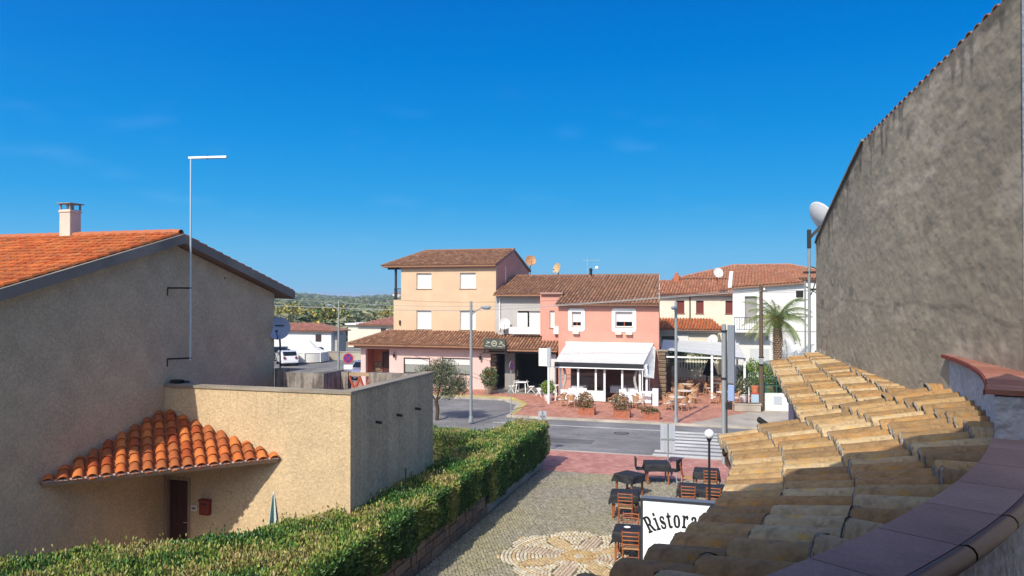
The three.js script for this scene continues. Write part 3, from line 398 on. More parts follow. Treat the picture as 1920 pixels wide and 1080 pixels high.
hedge('hedge', 'long clipped green hedge with dry tan tips along the cobbled lane', [[-8.86, 29.5], [-7.72, 29.5], [-7.72, 9], [-13.2, 9], [-14.05, 10.9], [-11.5, 12.75], [-9.95, 14.2], [-9.1, 16.05], [-8.86, 16.4]], t => t < 22.5 ? 0.66 : 0.28, 1.72, 150000, 11, hedgePal, [0.08, 0.02], 0.17);
hedge('hedge', 'low garden hedge beside the road behind the terrace wing', [[-20, 28.75], [-9.2, 28.75], [-9.2, 27.95], [-20, 27.95]], () => 0.0, 1.42, 30000, 12, hedgePal, [0.085, 0.02], 0.15);
{ // stone retaining wall: single blocks with mortar behind
  const w = thing('stone_wall', 'low retaining wall of rough brown stone blocks under the hedge', 'wall', LANE_X0, 0, -16), rnd = seeded(4);
  wpart(w, 'mortar', bt(LANE_X0 - 0.3, LANE_X0 - 0.03, 0, 0.78, 9, 22.4), mt('#7d6f5c', { map: tx.concrete }));
  const mats = ['#9a7a5c', '#8d7258', '#a68a6a', '#85705c', '#a3805f'].map(c => mt(c, { map: tx.concrete, bumpMap: tx.fine, bumpScale: 0.012 })), unit = metric(new RoundedBoxGeometry(1, 1, 1, 1, 0.12));
  let y = 0.015; for (const hh of [0.27, 0.24, 0.25]) { let t = 13 + rnd() * 0.2; while (t < 22.2) { const L = 0.22 + rnd() * 0.36, split = rnd() < 0.25; for (const [ya, hb] of split ? [[y, hh * 0.46], [y + hh * 0.52, hh * 0.46]] : [[y, hh * 0.95]]) { const s = mesh('stone', unit, mats[Math.floor(rnd() * 5)]); s.scale.set(0.12 + rnd() * 0.04, hb, L - 0.025); s.position.set(-0.035 + rnd() * 0.02, ya + hb / 2, -(t + L / 2) + 16); s.rotation.set((rnd() - 0.5) * 0.08, (rnd() - 0.5) * 0.05, (rnd() - 0.5) * 0.05); w.add(s); } t += L; } y += hh + 0.005; }
  const k = thing('garden_wall', 'low pale concrete garden wall with rusty post under the hedge', 'wall', LANE_X0, 0, -26); wpart(k, 'wall', bt(LANE_X0 - 0.2, LANE_X0, 0, 0.3, 22.6, 29.4), M.capConcrete); wpart(k, 'post', bt(LANE_X0 - 0.1, LANE_X0 + 0.02, 0, 0.95, 22.44, 22.55), M.iron);
  const gp = thing('fence_post', 'thin green metal fence post rising out of the hedge', 'post', -8.62, 0, -18.6); part(gp, 'post', rod([0, 0, 0], [0, 2.2, 0], 0.022), M.greenPaint); part(gp, 'cap', new THREE.SphereGeometry(0.028, 8, 6).translate(0, 2.2, 0), M.greenPaint);
  // closed garden umbrella in the yard
  const u = thing('garden_umbrella', 'closed dark green and white garden umbrella in the yard by the cream wall', 'umbrella', -10.5, 0.03, -15.45); part(u, 'base', new THREE.CylinderGeometry(0.2, 0.25, 0.08, 20).translate(0, 0.05, 0), M.capConcrete); part(u, 'pole', rod([0, 0.05, 0], [0, 2.2, 0], 0.018), M.white);
  const sh = []; for (let i = 0; i <= 12; i++) { const f = i / 12; sh.push(new THREE.Vector2(0.015 + 0.1 * Math.pow(f, 0.8) - (f > 0.75 ? (f - 0.75) * 0.16 : 0), 2.16 - f * 0.95)); } const cg = new THREE.LatheGeometry(sh, 24), p = cg.attributes.position, cc = []; for (let i = 0; i < p.count; i++) { const a = Math.atan2(p.getZ(i), p.getX(i)), s = 1 + 0.28 * Math.sin(a * 6); p.setX(i, p.getX(i) * s); p.setZ(i, p.getZ(i) * s); const wv = Math.sin(a * 3) > 0.45; const col = new THREE.Color(wv ? '#c9d3cc' : '#2c4c48'); cc.push(col.r, col.g, col.b); } cg.setAttribute('color', new THREE.Float32BufferAttribute(cc, 3)); cg.computeVertexNormals(); part(u, 'canopy', cg, mt('#ffffff', { vertexColors: true, side: THREE.DoubleSide })); part(u, 'tie', new THREE.TorusGeometry(0.105, 0.012, 6, 20).rotateX(rot90).translate(0, 1.45, 0), M.white);
  const bl = thing('garden_chair', 'blue folding garden chair half hidden behind the hedge below the door', 'chair', -12.2, 0.03, -15.2, 0.4); part(bl, 'seat', rbox(-0.24, 0.24, 0.42, 0.46, -0.22, 0.22, 0.015), mt('#2d6ea6')); part(bl, 'backrest', bar([0, 0.46, -0.22], [0, 0.98, -0.34], 0.46, 0.03), mt('#2d6ea6')); for (const [a, b] of [[-0.21, -0.2], [0.21, -0.2], [-0.21, 0.2], [0.21, 0.2]]) part(bl, 'leg', rod([a, 0, b * 1.1], [a, 0.43, b], 0.014), M.white);
}

// ---------------------------------------------------------------- the curved building we stand in, its old tile roof and the grey gable next door
const CX = -6.97, CT = 7.09; // centre of the curved frontage
const arc = (r, th) => { const a = R(th + 17); return [CX + r * Math.cos(a), CT + r * Math.sin(a)]; };
function sector(r0, r1, th0, th1, y0, y1, n = 24) { const p = []; for (let i = 0; i <= n; i++) p.push(arc(r1, mix(th0, th1, i / n))); for (let i = n; i >= 0; i--) p.push(arc(r0, mix(th0, th1, i / n))); return prism(p, y0, y1); }
{
  const RP = 8.6, TOP = 6.05, [hx, ht] = arc(9.8, -55);
  const h = thing('curved_house', 'curved balcony parapet with dull pink stone coping slabs and rounded brown edge', 'balcony', hx, 0, -ht);
  wpart(h, 'parapet_wall', sector(RP + 0.02, RP + 0.2, -86, -30, 5.0, TOP - 0.045, 40), M.roughWhite);
  wpart(h, 'terrace_floor', sector(RP + 0.02, 11.5, -86, -17, 4.8, 5.0, 30), M.floorTile);
  wpart(h, 'back_wall', sector(11.3, 11.6, -86, -31, 5.0, 8.04, 30), M.houseWall);
  wpart(h, 'balcony_roof', prism([[-9, -8.5], [-3.2, -2.4], [-1.5, 0.2], [-0.83, 1.32], [-0.77, 1.59], [-0.61, 1.79], [-0.28, 2.07], [0.06, 2.36], [0.37, 2.56], [0.66, 2.72], [0.88, 2.95], [1.06, 3.24], [1.16, 3.44], [1.18, 1.0], [5, 1.0], [5, -14], [-9, -14]].reverse(), 8.05, 8.25), M.houseWall);
  wpart(h, 'end_wall', prism([[-1.45, 0.75], [-2.4, -2.5], [-2.6, -2.45], [-1.65, 0.8]], 5.0, 8.04), M.houseWall);
  wpart(h, 'upper_storey', prism([[-9, -13.2], [-4.9, -7], [-2.2, -3], [-0.8, -1.7], [4, -1.7], [4, -13.9], [-9, -13.9]].reverse(), 8.26, 10.9), M.houseWall);
  wpart(h, 'left_wall', sector(8.8, 9.1, -112, -88, 0, 8.04, 12), M.houseWall);
  wpart(h, 'front_wall', sector(8.0, 8.2, -86, -14, 0, 5.3, 30), M.lilac);
  const m = ['#b08c7e', '#a88577', '#b59384'].map(c => mt(c, { map: clone(tx.concrete, 1.3), roughness: 0.75, bumpMap: tx.fine, bumpScale: 0.002 })), step = 2.93;
  for (let k = 0; k < 19; k++) { const a = -30.1 - k * step, g = sector(RP - 0.03, RP + 0.205, a - step + 0.04, a, TOP - 0.035, TOP, 5); wpart(h, 'coping_slab', g, m[(k * 5) % 3]); }
  wpart(h, 'coping_bed', sector(RP - 0.01, RP + 0.2, -86, -30.1, TOP - 0.044, TOP - 0.012, 40), mt('#a39a92', { map: tx.concrete }));
  for (let k = 0; k < 19; k++) { const a = -30.1 - k * step, pts = []; for (let i = 0; i <= 4; i++) { const [x, t] = arc(RP + 0.228, mix(a - 0.05, a - step + 0.05, i / 4)); pts.push([x, TOP - 0.024, -t]); } wpart(h, 'coping_nosing', tube(pts, 0.03, 10, 6), mt('#5a2f28', { roughness: 0.5, map: tx.clay })); }

  // old barrel tiles: fan-shaped roof in front of the parapet, straight lean-to beyond it
  const rf = thing('old_tile_roof', 'old roof of weathered yellow barrel tiles curving below the balcony', 'roof', ...[arc(7.6, -30)].map(p => [p[0], 0, -p[1]])[0]);
  const o = rf.position, rnd = seeded(21), mats = ['#c2a676', '#cfb78c', '#a98c62', '#d6c298', '#9d845e', '#bf9a66'].map(c => mt(c, { map: tx.lichen, roughness: 0.95 }));
  const geos = [0, 1, 2, 3].map(k => { const g = coverTile(0.086 + (k % 2) * 0.004, 0.103 + (k > 1 ? 0.005 : 0), 0.44, 0.02, 8, 0.028, 1.12), p = g.attributes.position, u = g.attributes.uv, q = seeded(k + 50); for (let i = 0; i < p.count; i++) { u.setXY(i, u.getX(i) + k * 0.37, u.getY(i) + k * 0.53); p.setY(i, p.getY(i) * (1 + (q() - 0.5) * 0.03)); } g.computeVertexNormals(); return g; });
  const pan = coverTile(0.1, 0.085, 0.44, 0.016, 5, 0.01, 0.7).rotateZ(Math.PI), plug = new THREE.CircleGeometry(0.104, 8, 0, Math.PI).scale(1, 0.9, 1);
  const eave = th => { const k = [[-90, 8.3], [-60, 8.12], [-47.8, 7.84], [-41.3, 7.52], [-33.4, 7.2], [-22, 6.92], [-14, 6.76]]; for (let i = 0; i < k.length - 1; i++) if (th <= k[i + 1][0]) return mix(k[i][1], k[i + 1][1], clamp((th - k[i][0]) / (k[i + 1][0] - k[i][0]))); return 6.7; };
  const hr = r => 5.93 - 0.3 * (RP - r), pans = [], mortar = [];
  const put = (P, D, N, sc, gi, mi) => { const X = V3().crossVectors(N, D).normalize(), ma = new THREE.Matrix4().makeBasis(X, N, D), t = mesh('tile', geos[gi], mats[mi]); t.quaternion.setFromRotationMatrix(ma); t.rotateY((rnd() - 0.5) * 0.03); t.rotateX((rnd() - 0.5) * 0.01); t.position.copy(P).sub(o); t.scale.set(1, 1, sc); rf.add(t);
    const q = plug.clone(), p = q.attributes.position; for (let i = 0; i < p.count; i++) p.setZ(i, p.getZ(i) + (rnd() - 0.5) * 0.04); q.translate(0, 0.018, 0.428 * sc); mortar.push(q.applyMatrix4(ma.clone().setPosition(P))); const bd = new THREE.TorusGeometry(0.103, 0.008, 4, 9, Math.PI).scale(1, 1.12, 1.3), bp = bd.attributes.position; for (let i = 0; i < bp.count; i++) { const w = 0.8 + 0.4 * rnd(); bp.setXYZ(i, bp.getX(i) * (0.97 + 0.05 * rnd()), bp.getY(i) * (0.95 + 0.07 * rnd()), bp.getZ(i) * w + (rnd() - 0.5) * 0.01); } mortar.push(bd.translate(0, 0.024, 0.44 * sc).applyMatrix4(ma.clone().setPosition(P))); };
  const layPan = (P, D, N, sc) => { const X = V3().crossVectors(N, D).normalize(); pans.push(pan.clone().scale(1, 1, sc).applyMatrix4(new THREE.Matrix4().makeBasis(X, N, D).setPosition(P.clone().addScaledVector(N, 0.025)))); };
  const course = 0.365, step2 = 1.78, sl = 0.3, cs = Math.hypot(1, sl);
  for (let j = 0; j < 33; j++) { const th = -14.9 - j * step2, re = eave(th), n = Math.ceil((RP + 0.1 - re) * cs / course);
    for (const [kind, tt] of [[0, th], [1, th - step2 / 2]]) { const a = R(tt + 17), D = V3(-Math.cos(a), -sl, Math.sin(a)).normalize(), X0 = V3(Math.sin(a), 0, Math.cos(a)), N = V3().crossVectors(D, X0).normalize(); if (N.y < 0) N.negate(); const off = (rnd() - 0.5) * 0.02;
      for (let k = 0; k < n; k++) { const lowR = re - 0.02 + (k * course) / cs + off, upR = lowR + 0.44 / cs, sc = upR > RP + 0.02 ? Math.max(0.3, (RP + 0.02 - lowR) * cs / 0.44) : 1; if (lowR > RP - 0.06) continue; const [x, t] = arc(Math.min(upR, RP + 0.02), tt), P = V3(x, hr(Math.min(upR, RP + 0.02)) + k * 0.001, -t); kind ? layPan(P, D, N, sc) : put(P, D, N, sc, Math.floor(rnd() * 4), Math.floor(rnd() * 6)); } } }
  // straight part: eave along the lane side, tiles run up to the grey wall
  const wx = t => 1.70 - 0.0619 * (t - 5.71), c2 = 0.29, sl2 = 0.25, cs2 = Math.hypot(1, sl2);
  for (let j = 0; j < 30; j++) { const t = 7.72 + j * 0.22, x0 = 0.56 - 0.02 * (t - 7.5), D = V3(-1, -sl2, 0).normalize(), N = V3(-sl2, 1, 0).normalize();
    for (const [kind, tt] of [[0, t], [1, t + 0.11]]) { const off = (rnd() - 0.5) * 0.04; for (let k = 0; k < 6; k++) { const low = x0 - 0.03 + k * c2 / cs2 + off, up = Math.min(low + 0.36 / cs2, wx(tt) + 0.02), sc = (up - low) * cs2 / 0.44; if (sc < 0.2) continue; const P = V3(up, 5.53 + (up - x0) * sl2 + k * 0.001, -tt); kind ? layPan(P, D, N, sc) : put(P, D, N, sc, Math.floor(rnd() * 4), Math.floor(rnd() * 6)); } } }
  wpart(rf, 'channel_tiles', merge(pans), mt('#8d7148', { map: tx.lichen, side: THREE.DoubleSide }), { kind: 'stuff' });
  wpart(rf, 'mortar', merge(mortar), mt('#c4bbab', { map: tx.concrete, side: THREE.DoubleSide, bumpMap: tx.fine, bumpScale: 0.01 }), { kind: 'stuff' });
  // decks under the tiles
  { const pos = [], idx = [], n = 40; for (let i = 0; i <= n; i++) { const th = mix(-14, -74, i / n); for (const [r, dy] of [[eave(th) + 0.02, 0], [RP + 0.02, 0], [RP + 0.02, -0.12], [eave(th) + 0.02, -0.12]]) { const [x, t] = arc(r, th); pos.push(x, hr(r) - 0.05 + dy, -t); } } for (let i = 0; i < n; i++) for (let k = 0; k < 4; k++) { const a = i * 4 + k, b = i * 4 + (k + 1) % 4; idx.push(a, b, a + 4, b, b + 4, a + 4); } const g = new THREE.BufferGeometry(); g.setAttribute('position', new THREE.Float32BufferAttribute(pos, 3)); g.setIndex(idx); const q = g.toNonIndexed(); q.computeVertexNormals(); wpart(rf, 'deck', metric(q), mt('#a87a5c', { map: tx.clay, side: THREE.DoubleSide })); }
  { const s = poly([[0.6, 5.42], [1.75, 5.42 + 1.15 * sl2], [1.75, 5.34 + 1.15 * sl2], [0.6, 5.34]]); wpart(rf, 'deck', metric(extr(s, 6.75).translate(-0.02, 0.07, -14.3)), mt('#a8805f', { map: tx.clay })); }
  // lilac wall with arched opening under the lean-to
  const lw = thing('lilac_wall', 'lilac plastered wall with arched opening under the old tile roof', 'wall', 0.8, 0, -10.5);
  { const s = poly([[7.4, 0], [14.9, 0], [14.9, 5.42], [7.4, 5.42]]); const p = new THREE.Path(); p.moveTo(11.95, 3.0); p.lineTo(11.95, 4.36); p.absarc(12.7, 4.36, 0.75, Math.PI, 0, true); p.lineTo(13.45, 3.0); p.closePath(); s.holes.push(p); wpart(lw, 'wall', metric(extr(s, 0.25).rotateY(rot90).translate(0.72, 0, 0)), M.lilac); wpart(lw, 'loggia_wall', bt(1.05, 1.15, 2.9, 5.4, 11.2, 14.68), mt('#5f3a2c', { map: tx.clay })); wpart(lw, 'end_wall', bt(0.725, 1.3, 0, 5.42, 14.7, 14.9), M.lilac); }
  const fl = thing('flood_lamp', 'small dark floodlight head on short arm peeking over the yellow tiles', 'lamp', 0.5, 4.3, -11.6); part(fl, 'arm', tube([[0.2, 0, 0], [-0.1, 0.08, 0], [-0.21, 0.3, 0], [-0.2, 0.6, 0]], 0.022, 8), M.iron); part(fl, 'lamp_head', rbox(-0.11, 0.11, -0.03, 0.04, -0.06, 0.06, 0.025).rotateZ(-0.6).translate(-0.27, 0.66, 0), M.iron); part(fl, 'lens', rbox(-0.08, 0.08, -0.04, -0.028, -0.045, 0.045, 0.004).rotateZ(-0.6).translate(-0.27, 0.66, 0), M.galv);
  // neighbour's higher parapet with terracotta coping
  const np = thing('white_parapet', 'white plastered curved parapet with red terracotta coping beside the grey wall', 'parapet', ...[arc(8.8, -22)].map(p => [p[0], 5.4, -p[1]])[0]);
  wpart(np, 'wall', sector(RP - 0.02, RP + 0.3, -33.9, -15.9, 5.3, 6.27, 20), M.roughWhite);
  for (let k = 0; k < 9; k++) { const a = -34 + k * 2.0; wpart(np, 'coping_tile', sector(RP - 0.06, RP + 0.2, a + 0.04, a + 1.98, 6.278, 6.305, 4), mt(['#a06c58', '#986450', '#a87662'][k % 3], { map: tx.clay, roughness: 0.7 })); wpart(np, 'coping_edge', sector(RP - 0.07, RP - 0.062, a + 0.04, a + 1.98, 6.272, 6.3, 4), mt('#8c3f2e', { map: tx.clay })); wpart(np, 'coping_ridge', ridgeLine(...[a, a + 1.95].map(q => { const [x, t] = arc(RP + 0.26, q); return [x, 6.28, -t]; }), 0.045, 0.4), mt('#b9673f', { map: tx.clay })); }
  const wp = thing('white_pillar', 'narrow white plastered wall end beside the grey gable wall', 'wall', 2.2, 4.8, -5.4); wpart(wp, 'wall', bt(1.694, 2.9, 4.8, 9.6, 5.2, 5.66), M.whiteWall); wpart(wp, 'downpipe', rod([1.76, 4.9, -5.14], [1.76, 9.4, -5.14], 0.045), M.white);
}
{ // grey gable wall
  const g = thing('grey_house', 'tall bare grey cement gable wall with tiled edge', 'house', 1.70, 4.6, -5.71, R(93.54)), L = 8.74, top = [[-0.35, 4.2], [0.3, 4.21], [4.8, 4.13], [6.4, 3.74], [8.45, 3.22], [L, 3.1]];
  part(g, 'wall', metric(extr(poly([[-0.02, 0], [L, 0], ...top.slice(1).reverse(), [-0.02, 4.2]]), 0.3)), M.grey);
  part(g, 'house_body', metric(extr(poly([[0, -4.6], [L - 0.01, -4.6], [L - 0.01, 2.9], [4.8, 3.9], [0, 3.95]]), 5).translate(0, 0, 0.305)), M.whiteWall);
  const cap = []; for (let i = 2; i < 5; i++) { const a = top[i], b = top[i + 1]; cap.push(bar([a[0], a[1] + 0.015, 0.14], [b[0], b[1] + 0.015, 0.14], 0.03, 0.33)); } part(g, 'verge_cap', cap, M.slabEdge);
  const rnd = seeded(31), ms = ['#b08068', '#a47a66', '#b58c72', '#a08470'].map(c => mt(c, { map: tx.lichen })), tg = coverTile(0.072, 0.08, 0.36, 0.014, 6, 0.008, 0.7);
  for (let k = 0; k < 28; k++) { const u = -0.3 + k * 0.185; const t = mesh('verge_tile', tg, ms[Math.floor(rnd() * 4)]); t.position.set(u, 4.1 + (u < 0.3 ? 0.08 : (4.8 - u) * 0.0178) + 0.0 + (rnd() - 0.5) * 0.012, 0.36); t.rotation.set(0, Math.PI + (rnd() - 0.5) * 0.06, 0); g.add(t); }
  // tar-grey flashing patch and mortar along the roof foot
  const q = []; for (let k = 0; k < 34; k++) q.push(rbox(2.2 + k * 0.195, 2.2 + k * 0.195 + 0.2, 0.9 + rnd() * 0.05, 1.14 + rnd() * 0.14, -0.012, 0.005, 0.004, 1)); part(g, 'mortar_skirt', q, mt('#b3afa6', { map: tx.concrete, bumpMap: tx.fine, bumpScale: 0.01 }));
  const m = thing('dish_mast', 'white satellite dish seen from behind on a galvanised mast at the grey wall end', 'satellite dish', 1.06, 5.3, -14.58);
  part(m, 'mast', rod([0, 0, 0], [0, 2.35, 0], 0.024), M.galv); part(m, 'conduit', rod([-0.07, 0, 0.02], [-0.07, 1.75, 0.02], 0.014), M.galv); part(m, 'cable_loop', tube([[0.03, 2.0, 0.04], [0.12, 1.95, 0.05], [0.06, 1.6, 0.05], [0.02, 1.5, 0.04]], 0.012), M.cable); part(m, 'bracket', bar([-0.1, 1.9, 0], [0.16, 1.9, 0], 0.04, 0.04), M.iron); part(m, 'bracket', bar([0, 1.6, 0], [0.14, 1.6, 0], 0.03, 0.03), M.iron); part(m, 'insulator_box', rbox(-0.22, -0.1, 1.45, 1.58, -0.05, 0.05, 0.015), M.iron);
  part(m, 'mount', [rbox(-0.034, 0.034, 2.33, 2.66, -0.034, 0.034, 0.008), bar([0, 2.5, 0], [0.2, 2.72, -0.06], 0.05, 0.06)], M.iron);
  const pts = []; for (let i = 0; i <= 12; i++) { const x = i / 12 * 0.315; pts.push(new THREE.Vector2(x, x * x * 0.75)); } for (let i = 12; i >= 0; i--) { const x = i / 12 * 0.315; pts.push(new THREE.Vector2(x + (i === 12 ? 0.008 : 0), x * x * 0.75 - 0.012)); }
  part(m, 'reflector', new THREE.LatheGeometry(pts, 36).applyQuaternion(new THREE.Quaternion().setFromUnitVectors(V3(0, 1, 0), V3(0.74, 0.5, -0.42).normalize())).translate(0.19, 2.84, -0.05), mt('#dfdfdf', { roughness: 0.5 }));
}

// ---------------------------------------------------------------- buildings across the street
const brownClay = C3(['#956b4f', '#a17657', '#876148', '#ab8464', '#98745a']), redClay = C3(['#b5734f', '#be7f5a', '#a8684a', '#c48c6a', '#b07a5c']), pinkClay = C3(['#c08874', '#c9937c', '#b57e6a']);
// one roof slope over a rectangle: eave from (x0..x1) at (te, ye) up to (tr, yr); inside trims hips
function slope(parent, x0, x1, te, ye, tr, yr, colors, seed, opt = {}) {
  const len = Math.hypot(tr - te, yr - ye), D = V3(0, ye - yr, tr - te).normalize(), N = V3(0, Math.abs(tr - te), (yr - ye) * Math.sign(tr - te)).normalize();
  const f = tileField(V3(x0, yr + 0.02, -tr), V3(1, 0, 0), D, x1 - x0, len, { colors, seed, ...opt }); wpart(parent, 'roof_tiles', f, clayMat, { kind: 'stuff' });
}
function deck(parent, pts3, m, th = 0.1) { // thin slab under the tiles from a loop of points
  const v = [], n = pts3.length, f = (...a) => a.forEach(p => v.push(...p)), lo = pts3.map(p => [p[0], p[1] - th, p[2]]); for (let i = 1; i < n - 1; i++) { f(pts3[0], pts3[i], pts3[i + 1]); f(lo[0], lo[i + 1], lo[i]); } for (let i = 0; i < n; i++) { const j = (i + 1) % n; f(pts3[i], lo[i], pts3[j], pts3[j], lo[i], lo[j]); }
  const g = new THREE.BufferGeometry(); g.setAttribute('position', new THREE.Float32BufferAttribute(v, 3)); g.computeVertexNormals(); return wpart(parent, 'roof_deck', metric(g), m);
}
const deckM = mt('#9c7459', { map: tx.clay, side: THREE.DoubleSide }), corniceM = mt('#b08a7c', { map: tx.paint });
// shuttered window set in a wall opening at distance t
function shutterWindow(parent, x0, x1, y0, y1, t, open = 0, m = M.shutter, frame = M.white) {
  const w = wpart(parent, 'window', [bt(x0, x0 + 0.05, y0, y1, t + 0.12, t + 0.19), bt(x1 - 0.05, x1, y0, y1, t + 0.12, t + 0.19), bt(x0 + 0.05, x1 - 0.05, y1 - 0.05, y1, t + 0.12, t + 0.19), bt(x0 + 0.05, x1 - 0.05, y0, y0 + 0.05, t + 0.12, t + 0.19)], frame);
  const yo = mix(y0 + 0.05, y1, open); wpart(w, 'shutter', bt(x0 + 0.05, x1 - 0.05, yo, y1 - 0.05, t + 0.15, t + 0.175), m);
  if (open > 0) { wpart(w, 'pane', bt(x0 + 0.05, x1 - 0.05, y0 + 0.05, yo, t + 0.18, t + 0.19), M.darkGlass); wpart(w, 'mullion', bt((x0 + x1) / 2 - 0.03, (x0 + x1) / 2 + 0.03, y0 + 0.05, yo, t + 0.14, t + 0.19), M.redPaint); }
  wpart(w, 'sill', bt(x0 - 0.05, x1 + 0.05, y0 - 0.06, y0 - 0.004, t - 0.05, t + 0.1), frame === M.white ? M.capConcrete : frame); return w;
}
{ // three-storey peach house
  const h = thing('peach_house', 'three-storey peach house with white roller shutters and brown tiled roof', 'house', -21.8, 0, -58), T = 54, XL = -25.43, XR = -17.75;
  const win = [[-24.14, -22.91, 7.29, 8.46], [-20.6, -19.34, 7.29, 8.46], [-24.14, -22.91, 4.21, 5.62], [-20.6, -19.34, 4.21, 5.62]];
  wpart(h, 'front_wall', wallF([[-26.06, 0], [XR, 0], [XR, 9.0], [XL, 9.0], [XL, 6.43], [-26.06, 6.43]], T, 0.3, win), M.orangeWall);
  wpart(h, 'side_wall', wallS([[T + 0.302, 0], [63, 0], [63, 8.75], [58.5, 10.3], [T + 0.302, 9.0]], XR, 0.3), M.pinkWall);
  wpart(h, 'back_wall', [bt(-26.06, XR - 0.31, 0, 8.7, 62.7, 63), bt(-26.06, -25.8, 0, 6.42, T + 0.31, 62.6), bt(XL, XL + 0.25, 6.43, 9.0, T + 0.31, 62.6), bt(XL + 0.3, XR - 0.35, 3.8, 3.95, T + 0.35, 62.6), bt(XL + 0.3, XR - 0.35, 6.6, 6.8, T + 0.35, 62.6)], M.orangeWall);
  win.forEach(w => shutterWindow(h, ...w, T));
  wpart(h, 'cornice', bt(XL - 0.05, XR + 0.02, 8.83, 9.0, T - 0.22, T - 0.003), corniceM);
  const roof = deck(h, [[-26.9, 9.02, -53.6], [XR + 0.08, 9.02, -53.6], [XR + 0.08, 10.42, -58.5], [-25.3, 10.42, -58.5]], deckM);
  slope(roof, -26.9, XR + 0.1, 53.6, 9.03, 58.5, 10.42, brownClay, 101, { inside: (x, z) => x > 1.6 * (1 - z / 5.1) });
  deck(h, [[-25.3, 10.42, -58.5], [XR + 0.08, 10.42, -58.5], [XR + 0.08, 8.85, -63.4], [-26.9, 8.85, -63.4]], deckM); deck(h, [[-26.9, 9.02, -53.6], [-25.3, 10.42, -58.5], [-26.9, 8.85, -63.4]], deckM);
  slope(roof, -26.9, XR + 0.1, 63.4, 8.87, 58.5, 10.42, brownClay, 102, { inside: (x, z) => x > 1.6 * (1 - z / 5.1) });
  wpart(roof, 'ridge_tiles', [ridgeLine([-25.3, 10.44, -58.5], [XR + 0.05, 10.44, -58.5]), ridgeLine([-26.9, 9.04, -53.6], [-25.3, 10.44, -58.5])], mt('#8f6a50', { map: tx.clay }), { kind: 'stuff' });
  wpart(roof, 'verge_board', [bar([XR + 0.06, 8.98, -53.6], [XR + 0.06, 10.36, -58.5], 0.05, 0.14), bar([XR + 0.06, 10.36, -58.5], [XR + 0.06, 8.8, -63.4], 0.05, 0.14)], mt('#9b7a6c', { map: tx.paint }));
  // side balcony with post, railing and beam
  wpart(h, 'balcony_post', bt(-26.0, -25.86, 6.45, 8.9, T + 0.05, T + 0.19), M.darkWood); wpart(h, 'balcony_beam', bt(-26.5, XL - 0.01, 8.75, 8.98, T - 0.15, T + 0.1), M.darkWood);
  const rl = wpart(h, 'balcony_railing', bt(-26.04, XL - 0.02, 7.25, 7.3, T + 0.02, T + 0.06), M.iron); wpart(rl, 'bottom_rail', bt(-26.04, XL - 0.02, 6.5, 6.54, T + 0.02, T + 0.06), M.iron); for (let k = 0; k < 5; k++) wpart(rl, 'baluster', rod([-26.0 + k * 0.13, 6.53, -T - 0.04], [-26.0 + k * 0.13, 7.26, -T - 0.04], 0.018), M.iron);
  wpart(h, 'vent_pipe', rod([XR + 0.05, 7.6, -56.2], [XR + 0.05, 9.0, -56.2], 0.04), M.white);
  const ac = wpart(h, 'air_conditioner', rbox(XR + 0.05, XR + 0.38, 7.4, 7.98, -58.4, -57.6, 0.03), M.white); wpart(ac, 'fan_grille', rod([XR + 0.385, 7.68, -58.1], [XR + 0.4, 7.68, -58.1], 0.2, 0.2, 16), M.iron);
  wpart(h, 'wall_lantern', [bt(-25.55, -25.45, 4.5, 4.85, T - 0.12, T - 0.02)], M.iron);
}
